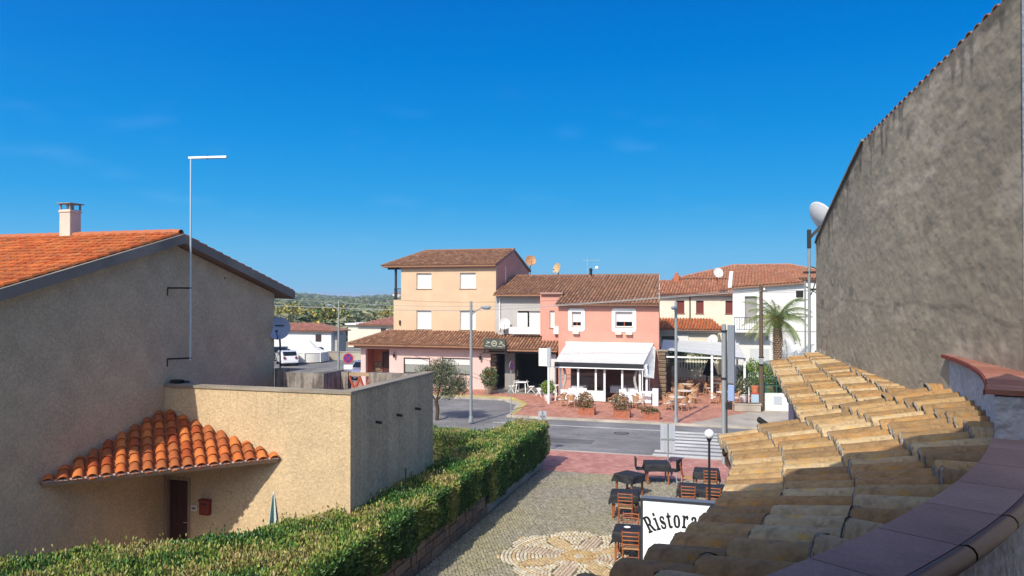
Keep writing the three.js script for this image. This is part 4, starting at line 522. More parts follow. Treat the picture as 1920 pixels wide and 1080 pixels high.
{ // bar wing with pale pink front
  const b = thing('bar_wing', 'single-storey pale pink bar front with brown tiled lean-to roof', 'building', -20.5, 0, -53), T = 52.2;
  const wins = [[-24.37, -22.25, 1.0, 2.16], [-21.3, -18.95, 1.0, 2.22]];
  wpart(b, 'front_wall', wallF([[-27.9, 0], [-17.55, 0], [-17.55, 3.0], [-27.9, 3.0]], T, 0.3, [...wins, [-27.5, -25.54, 0.02, 2.75]]), M.palePink);
  wpart(b, 'porch', [bt(-27.6, -25.4, 0, 2.9, T + 1.3, T + 1.5), bt(-27.6, -27.5, 0, 2.9, T + 0.31, T + 1.29), bt(-25.54, -25.44, 0, 2.9, T + 0.31, T + 1.29)], M.porchWall);
  const dr = wpart(b, 'door', bt(-26.6, -25.7, 0.02, 2.3, T + 1.2, T + 1.28), M.brownWood); wpart(dr, 'door_frame', [bt(-26.7, -26.6, 0.02, 2.42, T + 1.17, T + 1.29), bt(-26.6, -25.6, 2.31, 2.42, T + 1.17, T + 1.29)], M.darkWood);
  for (const [x, y] of [[-27.3, 0.3], [-27.0, 0.35], [-27.25, 0.7], [-26.95, 0.75], [-27.3, 1.1], [-27.0, 1.15], [-27.2, 1.5], [-26.9, 1.5]]) wpart(b, 'facing_stone', rbox(x - 0.16, x + 0.14, y - 0.17, y + 0.2, -T - 1.3, -T - 1.2, 0.05), M.stone);
  wins.forEach(([x0, x1, y0, y1]) => { const w = wpart(b, 'window', [bt(x0, x0 + 0.08, y0, y1, T + 0.02, T + 0.12), bt(x1 - 0.08, x1, y0, y1, T + 0.02, T + 0.12), bt(x0 + 0.08, x1 - 0.08, y1 - 0.08, y1, T + 0.02, T + 0.12), bt(x0 + 0.08, x1 - 0.08, y0, y0 + 0.08, T + 0.02, T + 0.12)], M.darkWood); wpart(w, 'blind', bt(x0 + 0.09, x1 - 0.09, y1 - 0.5, y1 - 0.09, T + 0.05, T + 0.07), M.shutter); wpart(w, 'pane', bt(x0 + 0.08, x1 - 0.08, y0 + 0.08, y1 - 0.51, T + 0.08, T + 0.09), mt('#8d9088', { roughness: 0.15 })); });
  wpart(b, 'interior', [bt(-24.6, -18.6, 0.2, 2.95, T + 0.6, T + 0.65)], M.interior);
  wpart(b, 'cornice', bt(-28.3, -17.56, 2.86, 3.08, T - 0.35, T - 0.003), corniceM);
  wpart(b, 'side_wall', wallS([[T + 0.302, 0], [58, 0], [58, 3.9], [T + 0.302, 3.0]], -27.6, 0.3), M.palePink);
  const d1 = deck(b, [[-28.6, 3.12, -51.4], [-17.45, 3.12, -51.4], [-17.45, 4.05, -54], [-26.3, 4.05, -54]], deckM);
  slope(d1, -28.6, -17.45, 51.4, 3.14, 53.97, 4.06, brownClay, 103, { inside: (x, z) => x > 2.3 * (1 - z / 2.75) });
  deck(b, [[-28.6, 3.12, -51.4], [-26.3, 4.05, -54], [-26.3, 4.05, -58], [-28.6, 3.12, -60]], deckM); { const D = V3(-2.3, -0.93, 0).normalize(); wpart(d1, 'roof_tiles', tileField(V3(-26.3, 4.07, -60), V3(0, 0, 1), D, 8.6, 2.48, { colors: brownClay, seed: 108, inside: (x, z) => 8.6 - x > 2.6 * (1 - z / 2.48) }), clayMat, { kind: 'stuff' }); }
  wpart(d1, 'ridge_tiles', ridgeLine([-28.6, 3.16, -51.4], [-26.3, 4.09, -54]), mt('#8f6a50', { map: tx.clay }), { kind: 'stuff' });
  for (const x of [-25.06, -18.29]) { const l = thing('wall_lantern', x < -20 ? 'black iron wall lantern beside the brown porch opening' : 'black iron wall lantern beside the stone pillar of the bar', 'lantern', x, 2.15, -T); part(l, 'bracket', tube([[0, 0.34, 0.01], [0, 0.42, 0.1], [0, 0.3, 0.2]], 0.018), M.iron); part(l, 'lantern_body', new THREE.CylinderGeometry(0.11, 0.06, 0.26, 6).translate(0, 0.13, 0.2), M.iron); part(l, 'lantern_glass', new THREE.CylinderGeometry(0.085, 0.055, 0.18, 6).translate(0, 0.13, 0.2).scale(1.02, 1, 1.02), mt('#d8d2c0', { roughness: 0.3 })); }
  // covered entrance to the right
  const e = thing('bar_entrance', 'dark open bar entrance with grey floor under a lower tiled roof', 'building', -15, 0, -53);
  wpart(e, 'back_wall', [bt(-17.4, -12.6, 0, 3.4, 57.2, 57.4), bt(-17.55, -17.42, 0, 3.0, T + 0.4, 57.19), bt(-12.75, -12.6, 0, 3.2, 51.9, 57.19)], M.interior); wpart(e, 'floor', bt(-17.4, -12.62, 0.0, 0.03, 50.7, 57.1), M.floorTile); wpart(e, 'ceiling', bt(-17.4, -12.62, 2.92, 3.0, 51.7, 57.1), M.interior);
  wpart(e, 'door_wing', [bt(-16.65, -15.9, 0.03, 2.7, T + 0.5, T + 0.62)], mt('#9a948c', { map: tx.paint })); const d = wpart(e, 'door', [bt(-15.85, -15.75, 0.03, 2.6, T + 0.4, T + 1.6)], M.darkWood); wpart(d, 'handle', rod([-15.72, 1.0, -T - 0.6], [-15.72, 1.4, -T - 0.6], 0.02), M.steel);
  for (let k = 0; k < 11; k++) wpart(e, 'pillar_stone', rbox(-17.52 + (k % 2) * 0.05, -17.08 - ((k + 1) % 3) * 0.05, 0.02 + k * 0.25, 0.25 + k * 0.25, -T - 0.3, -T + 0.06, 0.05), k % 3 ? M.stone : mt('#a08a6c', { map: tx.concrete }));
  wpart(e, 'counter', rbox(-13.9, -12.8, 0.03, 1.1, -55.6, -55, 0.03), mt('#7d776f')); wpart(e, 'wall_panel', bt(-13.2, -12.65, 0.02, 2.9, 51.75, 51.95), mt('#d8d2cb', { map: tx.paint }));
  const d2 = deck(e, [[-17.44, 2.98, -51.2], [-12.42, 2.98, -51.2], [-12.42, 3.85, -53.6], [-17.44, 3.85, -53.6]], deckM); slope(d2, -17.44, -12.42, 51.2, 3.0, 53.6, 3.86, brownClay, 104); wpart(e, 'fascia', bt(-17.4, -12.6, 2.74, 2.9, 51.35, 51.5), M.darkWood);
  // entrance sign box: wreath and sprigs on a green-grey board
  const cv = document.createElement('canvas'); cv.width = 512; cv.height = 208; const g = cv.getContext('2d'); g.fillStyle = '#4a4b41'; g.fillRect(0, 0, 512, 208); g.strokeStyle = '#8d9a7c'; g.lineWidth = 10; g.beginPath(); g.arc(250, 96, 54, 0, 6.3); g.stroke(); g.fillStyle = '#bfc4a8'; for (let k = 0; k < 26; k++) { const a = k / 26 * 6.283; g.beginPath(); g.ellipse(250 + Math.cos(a) * 56, 96 + Math.sin(a) * 56, 13, 5, a + 0.8, 0, 6.3); g.fill(); } g.fillStyle = '#d9d7c6'; for (const [x, y] of [[232, 92], [268, 92]]) { g.beginPath(); g.arc(x, y, 11, 0, 6.3); g.fill(); } g.fillStyle = '#b9bda5'; for (const [x, y, s] of [[90, 52, 1], [120, 70, -1], [395, 50, 1], [430, 80, -1], [450, 116, 1]]) for (let k = 0; k < 5; k++) { g.beginPath(); g.ellipse(x + k * 13 * s, y + k * 7, 14, 6, k * 0.7, 0, 6.3); g.fill(); } g.fillStyle = '#c9c8bb'; g.fillRect(30, 146, 70, 10); g.fillRect(110, 160, 60, 8); g.fillRect(330, 158, 120, 10);
  const ct = new THREE.CanvasTexture(cv); ct.colorSpace = THREE.SRGBColorSpace; const sg = thing('bar_sign', 'dark green-grey sign box with leafy wreath over the bar entrance', 'sign', -16.88, 3.0, -51.0); part(sg, 'box', rbox(-0.82, 0.82, 0.02, 0.74, -0.2, 0.0, 0.015), mt('#3d3e38')); const pl = new THREE.PlaneGeometry(1.58, 0.66).translate(0, 0.38, 0.006); part(sg, 'print', pl, mt('#ffffff', { map: ct, roughness: 0.5 })); part(sg, 'bracket', [box(-0.78, -0.72, -0.24, 0.02, -0.16, -0.04), box(0.72, 0.78, -0.24, 0.02, -0.16, -0.04)], M.iron); part(sg, 'lintel', box(-0.9, 0.95, -0.3, -0.22, -0.5, -0.02), M.darkWood);
}
{ // grey upper wall with white balcony, pink house
  const T = 53.6, h = thing('pink_house', 'salmon pink house with white framed windows and brown tiled roof', 'house', -10, 0, -56);
  wpart(h, 'grey_wall', wallF([[-17.7, 3.42], [-13.87, 3.42], [-13.87, 6.72], [-17.7, 6.72]], T, 0.25, [[-15.95, -14.1, 4.45, 5.64]]), M.greyWall);
  shutterWindow(h, -15.1, -14.15, 4.5, 5.62, T); wpart(h, 'shutter_leaf', [bt(-15.95, -15.2, 4.5, 5.5, T - 0.06, T - 0.01)], M.white); wpart(h, 'balcony_parapet', bt(-16.4, -13.88, 4.02, 4.5, T - 0.75, T - 0.6), M.white); wpart(h, 'drain_pipe', rod([-17.3, 4.2, -T + 0.08], [-17.3, 6.6, -T + 0.08], 0.05), M.white);
  const XL = -12.36, XR = -5.55, P = 51.3, w1 = [-11.42, -10.76, 4.66, 5.66], w2 = [-8.43, -7.28, 4.66, 5.68];
  wpart(h, 'front_wall', wallF([[XL, 0], [XR, 0], [XR, 6.2], [XL, 6.2]], P, 0.3, [w1, w2, [-11.5, -6.0, 0.02, 2.7]]), M.pinkWall);
  wpart(h, 'side_wall', wallS([[0.302, 0], [12.6, 0], [12.6, 6.5], [6.7, 8.18], [0.302, 6.2]], 0, 0.3).rotateY(R(5.9)).translate(XR, 0, -P), mt('#c9c7c8', { map: tx.paint }));
  wpart(h, 'set_back_wall', [wallF([[-13.87, 3.2], [-12.37, 3.2], [-12.37, 6.85], [-13.87, 6.85]], 52.6, 0.25, [[-13.3, -12.95, 4.5, 5.7]]), bt(XL, XL + 0.2, 0, 6.15, P + 0.31, 57.8), bt(-14.0, -13.88, 3.9, 6.8, 52.62, T - 0.01), bt(XL + 0.25, XR - 0.35, 3.1, 3.2, P + 0.31, 57.8), bt(XL + 0.25, XR - 0.35, 0, 3.0, 56, 56.2)], M.pinkWall);
  shutterWindow(h, -13.3, -12.95, 4.5, 5.7, 52.6); wpart(h, 'air_conditioner', rbox(-12.95, -12.42, 4.05, 4.6, -52.58, -52.3, 0.03), M.white); wpart(h, 'cornice', bt(-13.95, -12.3, 6.86, 6.98, 52.35, 52.9), corniceM);
  for (const [a, open] of [[w1, 0.25], [w2, 0.3]]) { shutterWindow(h, ...a, P, open);
    const s = new THREE.Shape(), [x0, x1, y0, y1] = [a[0] - 0.24, a[1] + 0.24, a[2] - 0.34, a[3] + 0.22], r = 0.16; s.moveTo(x0 + r, y0); s.lineTo(x1 - r, y0); s.absarc(x1 - r, y0 + r, r, -Math.PI / 2, 0); s.lineTo(x1, y1 - r); s.absarc(x1 - r, y1 - r, r, 0, Math.PI / 2); s.lineTo(x0 + r, y1); s.absarc(x0 + r, y1 - r, r, Math.PI / 2, Math.PI); s.lineTo(x0, y0 + r); s.absarc(x0 + r, y0 + r, r, Math.PI, Math.PI * 1.5); s.holes.push(rectPath(a[0], a[1], a[2], a[3])); wpart(h, 'window_surround', metric(extr(s, 0.04).translate(0, 0, -P + 0.002)), M.white); }
  for (const x of [-11.1, -8.2, -7.5]) { const bx = thing('window_box', x < -10 ? 'empty white flower box under the narrow window of the pink house' : x < -8 ? 'empty white flower box under the wide window of the pink house, beside the narrow window' : 'empty white flower box under the wide window of the pink house, beside the house corner', 'flower box', x, 4.14, -P + 0.16); part(bx, 'trough', rbox(-0.22, 0.22, 0, 0.17, -0.1, 0.1, 0.02), mt('#d9c2b4')); part(bx, 'bracket', [box(-0.2, -0.17, -0.1, 0.02, -0.12, -0.08), box(0.17, 0.2, -0.1, 0.02, -0.12, -0.08)], M.iron); }
  // roof
  const ys = t => 8.27 - (58 - t) * 0.29; const d = deck(h, [[XL - 0.1, ys(50.85), -50.85], [XR + 0.06, ys(50.85), -50.85], [XR - 0.68, ys(58), -58], [XL - 0.1, ys(58), -58]], deckM); slope(d, XL - 0.12, XR + 0.1, 50.8, ys(50.8) + 0.02, 58, ys(58), brownClay, 105, { pitch: 0.23, inside: (x, z) => x + XL - 0.12 < XR + 0.02 - 0.1035 * (6.7 - z * 0.96) });
  deck(h, [[-17.65, ys(53.0), -53.0], [XL - 0.11, ys(53.0), -53.0], [XL - 0.11, ys(58), -58], [-17.65, ys(58), -58]], deckM); slope(d, -17.65, XL - 0.13, 53.0, ys(53.0) + 0.02, 58, ys(58), brownClay, 106, { pitch: 0.23 });
  deck(h, [[-17.65, ys(58), -58], [XR - 0.68, ys(58), -58], [XR - 1.34, 6.4, -64.5], [-17.65, 6.4, -64.5]], deckM); wpart(d, 'ridge_tiles', ridgeLine([-17.6, ys(58) + 0.03, -58], [XR - 0.7, ys(58) + 0.03, -58]), mt('#8a674e', { map: tx.clay }), { kind: 'stuff' });
  wpart(h, 'cornice', [bt(XL - 0.05, XR + 0.03, 6.02, 6.16, P - 0.3, P - 0.003)], mt('#9a8f8a', { map: tx.paint })); for (let k = 0; k < 26; k++) wpart(h, 'eave_tile', coverTile(0.1, 0.1, 0.3, 0.014, 5, 0).rotateX(0).translate(XL + 0.15 + k * 0.265, 6.17, -P + 0.1), mt('#b59a86', { map: tx.clay }));
  wpart(h, 'verge_board', bar([XR + 0.07, ys(50.85) - 0.02, -50.85], [XR - 0.66, ys(58) - 0.02, -58], 0.06, 0.2), mt('#b5b2b0', { map: tx.paint }));
  // chimney pot, dishes and aerial on the ridge
  const cp = thing('chimney_pot', 'short dark metal chimney flue on the ridge of the pink house', 'chimney', -11.4, 8.2, -57.9); part(cp, 'flue', rod([0, 0, 0], [0, 0.5, 0], 0.11), M.iron); part(cp, 'cowl', new THREE.CylinderGeometry(0.06, 0.2, 0.14, 14).translate(0, 0.58, 0), M.iron);
  const an = thing('tv_aerial', 'thin television aerial with cross bars on the pink house ridge', 'aerial', -11.7, 8.25, -58.0); part(an, 'mast', rod([0, 0, 0], [0, 1.35, 0], 0.018), M.steel); part(an, 'boom', rod([-0.35, 1.2, 0], [1.0, 1.2, 0], 0.012), M.steel); for (let k = 0; k < 7; k++) part(an, 'element', rod([-0.3 + k * 0.2, 1.2, -0.22], [-0.3 + k * 0.2, 1.2, 0.22], 0.008), M.steel); part(an, 'small_dish', new THREE.SphereGeometry(0.14, 14, 8, 0, 6.3, 0, 1.2).rotateX(1.2).translate(0.75, 0.62, 0), M.white); part(an, 'dish_arm', rod([0, 0.5, 0], [0.7, 0.55, 0], 0.014), M.steel);
  dish('satellite_dish', 'rusty orange satellite dish above the side wall of the peach house', [-16.35, 8.15, -58.4], 1.05, 0.42, [0.5, 0.35, 1], mt('#b98a5e', { roughness: 0.7, map: tx.clay })); dish('satellite_dish', 'tan satellite dish on the ridge of the pink house', [-14.0, 8.25, -58.2], 0.32, 0.42, [-0.75, 0.35, 1], mt('#c7ab84', { roughness: 0.7, map: tx.clay })); dish('satellite_dish', 'white satellite dish above the bar entrance roof beside the grey wall', [-16.85, 3.85, -53.2], 0.55, 0.42, [0.35, 0.35, 1], mt('#d5d3cd', { roughness: 0.6 }));
}
{ // glazed veranda with awning
  const v = thing('veranda', 'white framed glazed dining veranda in front of the pink house', 'veranda', -8.8, 0, -49.5), T = 48.2, XL = -11.55, XR = -5.95;
  const posts = [XL, -10.35, -9.1, -8.62, -7.55, -6.95 + 0.6, XR - 0.02]; wpart(v, 'floor', bt(XL, XR, 0.0, 0.06, T, 51.28), mt('#6b4a3c', { map: tx.wood }));
  for (const x of [-11.5, -10.32, -9.18, -8.62, -7.5, -6.4, -5.98]) wpart(v, 'post', bt(x - 0.06, x + 0.06, 0.06, 2.2, T, T + 0.1), M.white);
  wpart(v, 'beam', bt(XL, XR, 2.2, 2.36, T - 0.02, T + 0.12), M.white); wpart(v, 'roof_panel', bt(XL, XR, 2.38, 2.43, T + 0.05, 51.28), M.white);
  for (const [a, b, lo] of [[-11.44, -10.38, 0.72], [-10.26, -9.24, 0.72], [-9.12, -8.68, 0.72], [-7.44, -6.46, 0.72]]) { wpart(v, 'lower_panel', bt(a, b, 0.06, lo, T + 0.03, T + 0.08), M.white); wpart(v, 'pane', bt(a, b, lo + 0.004, 2.196, T + 0.05, T + 0.056), M.glass); }
  wpart(v, 'pane', bt(-6.34, -6.04, 0.724, 2.196, T + 0.05, T + 0.056), M.glass); wpart(v, 'lower_panel', bt(-6.34, -5.7, 0.06, 0.72, T + 0.03, T + 0.08), M.white); wpart(v, 'side_frame', [bt(XR - 0.06, XR, 0.06, 2.2, 49.6, 49.7), bt(XR - 0.05, XR - 0.01, 0.06, 0.7, T + 0.11, 51.25)], M.white); wpart(v, 'pane', bt(XR - 0.035, XR - 0.03, 0.71, 2.19, T + 0.11, 51.25), M.glass);
  wpart(v, 'rail', bt(-6.3, -5.3, 0.75, 0.86, T - 0.5, T - 0.38), M.white); wpart(v, 'end_post', bt(-5.55, -5.2, 0.0, 1.05, T - 0.6, T - 0.3), M.white);
  wpart(v, 'curtain', [tube([[-11.3, 2.1, -T - 0.2], [-11.2, 1.5, -T - 0.25], [-11.35, 0.8, -T - 0.2]], 0.09, 6), tube([[-6.6, 2.1, -T - 0.2], [-6.75, 1.5, -T - 0.25], [-6.6, 0.8, -T - 0.2]], 0.09, 6)], mt('#c9c5bd', { map: tx.cloth }));
  for (const [x, t] of [[-10.6, 49.6], [-7.2, 49.5], [-8.1, 50.5]]) { const tb = thing('dining_table', 'white clothed dining table inside the glazed veranda', 'table', x, 0.06, -t, 0, 'veranda dining tables'); part(tb, 'tablecloth', [rbox(-0.5, 0.5, 0.3, 0.76, -0.4, 0.4, 0.03)], M.whiteCloth); part(tb, 'leg', [rod([0, 0, 0], [0, 0.5, 0], 0.05)], M.white); }
  const a = thing('awning', 'white fabric awning with dark front band over the veranda', 'awning', -8.9, 2.2, -49.6);
  const sheet = (P, th = 0.015) => { const n = 14, mrows = 6, pos = [], idx = []; for (let k = 0; k < 2; k++) for (let i = 0; i <= n; i++) for (let j = 0; j <= mrows; j++) { const u = i / n, w = j / mrows, q = [0, 1, 2].map(c => mix(mix(P[0][c], P[1][c], u), mix(P[3][c], P[2][c], u), w)); q[1] += -0.05 * Math.sin(Math.PI * w) * Math.abs(Math.sin(u * Math.PI * 3)) + 0.01 * perlin.noise(u * 9, w * 5, 1) - k * th; pos.push(...q); } const row = mrows + 1, off = (n + 1) * row; for (let i = 0; i < n; i++) for (let j = 0; j < mrows; j++) { const A = i * row + j, B = A + row; idx.push(A, B, A + 1, B, B + 1, A + 1, off + A, off + A + 1, off + B, off + B, off + A + 1, off + B + 1); } const g = new THREE.BufferGeometry(); g.setAttribute('position', new THREE.Float32BufferAttribute(pos, 3)); g.setIndex(idx); g.computeVertexNormals(); return metric(g); };
  wpart(a, 'fabric', sheet([[-11.8, 2.52, -47.95], [-6.15, 2.5, -47.95], [-5.95, 3.5, -51.2], [-11.75, 3.52, -51.2]]), M.pvc); wpart(a, 'front_band', bt(-11.8, -6.15, 2.2, 2.5, 47.9, 47.95), M.blackFabric); wpart(a, 'front_bar', rod([-11.85, 2.17, -47.9], [-6.1, 2.17, -47.9], 0.04), M.white); wpart(a, 'cassette', rbox(-11.8, -5.9, 3.46, 3.62, -51.27, -51.05, 0.04), M.white);
  wpart(a, 'side_flap', [sheet([[-6.12, 1.75, -47.9], [-5.55, 1.6, -48.4], [-5.75, 3.3, -51.1], [-5.95, 3.5, -51.2]], 0.02), sheet([[-6.14, 2.5, -47.94], [-6.12, 1.75, -47.9], [-5.55, 1.6, -48.4], [-5.95, 3.5, -51.2]], 0.02)], M.pvc); for (const x of [-11.75, -6.2]) wpart(a, 'support', rod([x, 0, -47.92], [x, 2.17, -47.92], 0.035), M.white);
  const st = thing('stone_pier', 'rough brown stone pier at the corner of the pink house', 'pier', -5.3, 0, -50.9); const rnd = seeded(8); for (let k = 0; k < 12; k++) part(st, 'stone', rbox(-0.25 + rnd() * 0.06, 0.3 - rnd() * 0.06, k * 0.26, 0.25 + k * 0.26, -0.25, 0.28 + rnd() * 0.06, 0.06), k % 2 ? M.stone : mt('#7f6a55', { map: tx.concrete })); part(st, 'capstone', rbox(-0.35, 0.4, 3.13, 3.22, -0.3, 0.4, 0.02), M.capConcrete);
}
{ // yellow and white houses on the right
  const y = thing('yellow_house', 'long pale yellow house with dark red shutters and orange tiled roof', 'house', -4, 0, -70), T = 68, win = [[-5.91, -5.18, 5.2, 6.3], [-4.19, -3.55, 5.2, 6.3], [-1.75, -1.1, 5.2, 6.3]];
  wpart(y, 'front_wall', wallF([[-10, 0], [2, 0], [2, 6.8], [-10, 6.8]], T, 0.3, win), M.yellowWall); win.forEach(w => shutterWindow(y, ...w, T, 0, M.redShutter, M.redShutter)); wpart(y, 'side_wall', [bt(-10, -9.7, 0, 6.8, T + 0.31, 76), bt(1.7, 2, 0, 6.8, T + 0.31, 76)], M.yellowWall); wpart(y, 'drain_pipe', rod([-4.7, 4.6, -T + 0.06], [-4.7, 6.8, -T + 0.06], 0.05), M.darkWood); wpart(y, 'cornice', bt(-10.1, 2, 6.62, 6.8, T - 0.3, T - 0.003), M.galv);
  const d = deck(y, [[-10.3, 6.85, -67.5], [2.3, 6.85, -67.5], [2.3, 8.15, -72], [-10.3, 8.15, -72]], deckM); slope(d, -10.3, 2.3, 67.4, 6.87, 72, 8.15, redClay, 110, { pitch: 0.24 }); deck(y, [[-10.3, 8.15, -72], [2.3, 8.15, -72], [2.3, 6.7, -77], [-10.3, 6.7, -77]], deckM); wpart(y, 'chimney', [rbox(-6.4, -5.9, 7.9, 8.6, -72, -71.5, 0.04), rbox(-6.3, -6.0, 8.6, 8.85, -71.9, -71.6, 0.03)], M.porchWall);
  const p = thing('porch_building', 'low cream annexe with bright orange hipped tile roof before the yellow house', 'building', -4.5, 0, -66); wpart(p, 'wall', bt(-9, -2.3, 0, 3.9, 64.6, 67.5), M.yellowWall); wpart(p, 'window', bt(-6.75, -5.6, 2.3, 3.4, 64.52, 64.58), M.interior); wpart(p, 'white_panel', bt(-5.5, -4.6, 2.0, 3.6, 64.5, 64.58), M.brightWall); wpart(p, 'cornice', bt(-9, -2.0, 3.72, 3.95, 64.2, 64.59), M.brightWall);
  const pd = deck(p, [[-9, 3.98, -64.0], [-1.7, 3.98, -64.0], [-2.9, 4.75, -67.5], [-9, 4.75, -67.5]], deckM); slope(pd, -9, -1.7, 63.95, 4.0, 67.5, 4.76, newClay, 111, { pitch: 0.24, inside: (x, z) => 7.3 - x > 1.2 * (1 - z / 3.63) });
  const w = thing('white_house', 'bright white two-storey house with balcony and red tiled roof behind the palm', 'house', 2.5, 0, -66), TW = 62; const holes = [[-0.15, 0.75, 4.6, 6.7], [3.55, 4.3, 5.2, 6.45]];
  wpart(w, 'front_wall', wallF([[-1.05, 0], [10, 0], [10, 7.5], [4.2, 7.7], [-1.05, 7.3]], TW, 0.3, holes), M.brightWall); wpart(w, 'side_wall', [wallS([[TW + 0.302, 0], [76, 0], [76, 7.2], [TW + 0.302, 7.2]], -0.75, 0.3)], M.brightWall); wpart(w, 'balcony_door', [bt(-0.15, 0.75, 4.6, 6.7, TW + 0.2, TW + 0.26)], mt('#8f8d88')); shutterWindow(w, 3.55, 4.3, 5.2, 6.45, TW); wpart(w, 'balcony_slab', bt(-1.0, 1.5, 3.95, 4.12, 60.9, 61.99), M.brightWall);
  const rl = wpart(w, 'balcony_railing', bt(-0.95, 1.5, 5.05, 5.1, 60.95, 61.0), M.iron); for (let k = 0; k < 14; k++) wpart(rl, 'baluster', rod([-0.9 + k * 0.18, 4.12, -60.97], [-0.9 + k * 0.18, 5.06, -60.97], 0.016), M.iron); wpart(w, 'floor_band', bt(1.52, 10, 4.02, 4.1, TW - 0.03, TW - 0.004), M.greyWall); wpart(w, 'garage_door', bt(0.2, 1.6, 0, 2.7, TW - 0.06, TW - 0.005), mt('#cfd2d3', { map: tx.slats })); wpart(w, 'white_door', bt(2.9, 3.7, 0, 3.2, TW - 0.05, TW - 0.005), mt('#d3d5d6'));
  const wd = deck(w, [[-1.3, 7.35, -61.6], [4.2, 7.75, -61.6], [2.6, 8.9, -68], [-1.3, 8.7, -68]], deckM); { const X = V3(5.5, 0.4, 0).normalize(); const D = V3(-0.1, -1.33, 6.4).normalize(); wpart(wd, 'roof_tiles', tileField(V3(-1.3, 8.72, -68), X, D, 5.5, 6.55, { colors: redClay, seed: 113, pitch: 0.25, inside: (x, z) => x < 3.7 + 1.8 * z / 6.5 }), clayMat, { kind: 'stuff' }); }
  wpart(w, 'verge', [bar([-1.25, 7.42, -61.5], [-1.25, 8.75, -67.9], 0.3, 0.14)], M.brightWall);
  const r = thing('red_roof_house', 'pink walled house whose broad red tiled hip roof rises behind the white house', 'house', -1, 0, -78); wpart(r, 'wall', bt(-6.2, 9, 0, 8.3, 75.2, 84), mt('#dfb7a6', { map: tx.paint })); const rd = deck(r, [[-6.8, 8.3, -74.8], [9.5, 8.3, -74.8], [4.0, 9.75, -79.5], [-1.2, 9.75, -79.5]], deckM); slope(rd, -6.8, 9.5, 74.7, 8.32, 79.5, 9.75, redClay, 112, { pitch: 0.26, inside: (x, z) => x > 5.6 * (1 - z / 5.07) && 16.3 - x > 5.5 * (1 - z / 5.07) }); deck(r, [[-1.2, 9.75, -79.5], [4, 9.75, -79.5], [9.5, 8.3, -84.4], [-6.8, 8.3, -84.4]], deckM); wpart(rd, 'ridge_tiles', [ridgeLine([-1.2, 9.77, -79.5], [4, 9.77, -79.5]), ridgeLine([-6.8, 8.32, -74.8], [-1.2, 9.77, -79.5]), ridgeLine([9.5, 8.32, -74.8], [4, 9.77, -79.5])], mt('#b07a5c', { map: tx.clay }), { kind: 'stuff' });
  dish('satellite_dish', 'white satellite dish on the roof edge between the yellow and white houses', [-2.35, 7.6, -66.5], 0.75, 0.42, [0.5, 0.35, 1], mt('#d8d8d4', { roughness: 0.6 })); dish('satellite_dish', 'white satellite dish on the wall of the low cream annexe', [-2.55, 2.2, -63.9], 0.7, 0.42, [-0.4, 0.35, 1], mt('#d8d8d4', { roughness: 0.6 }));
}
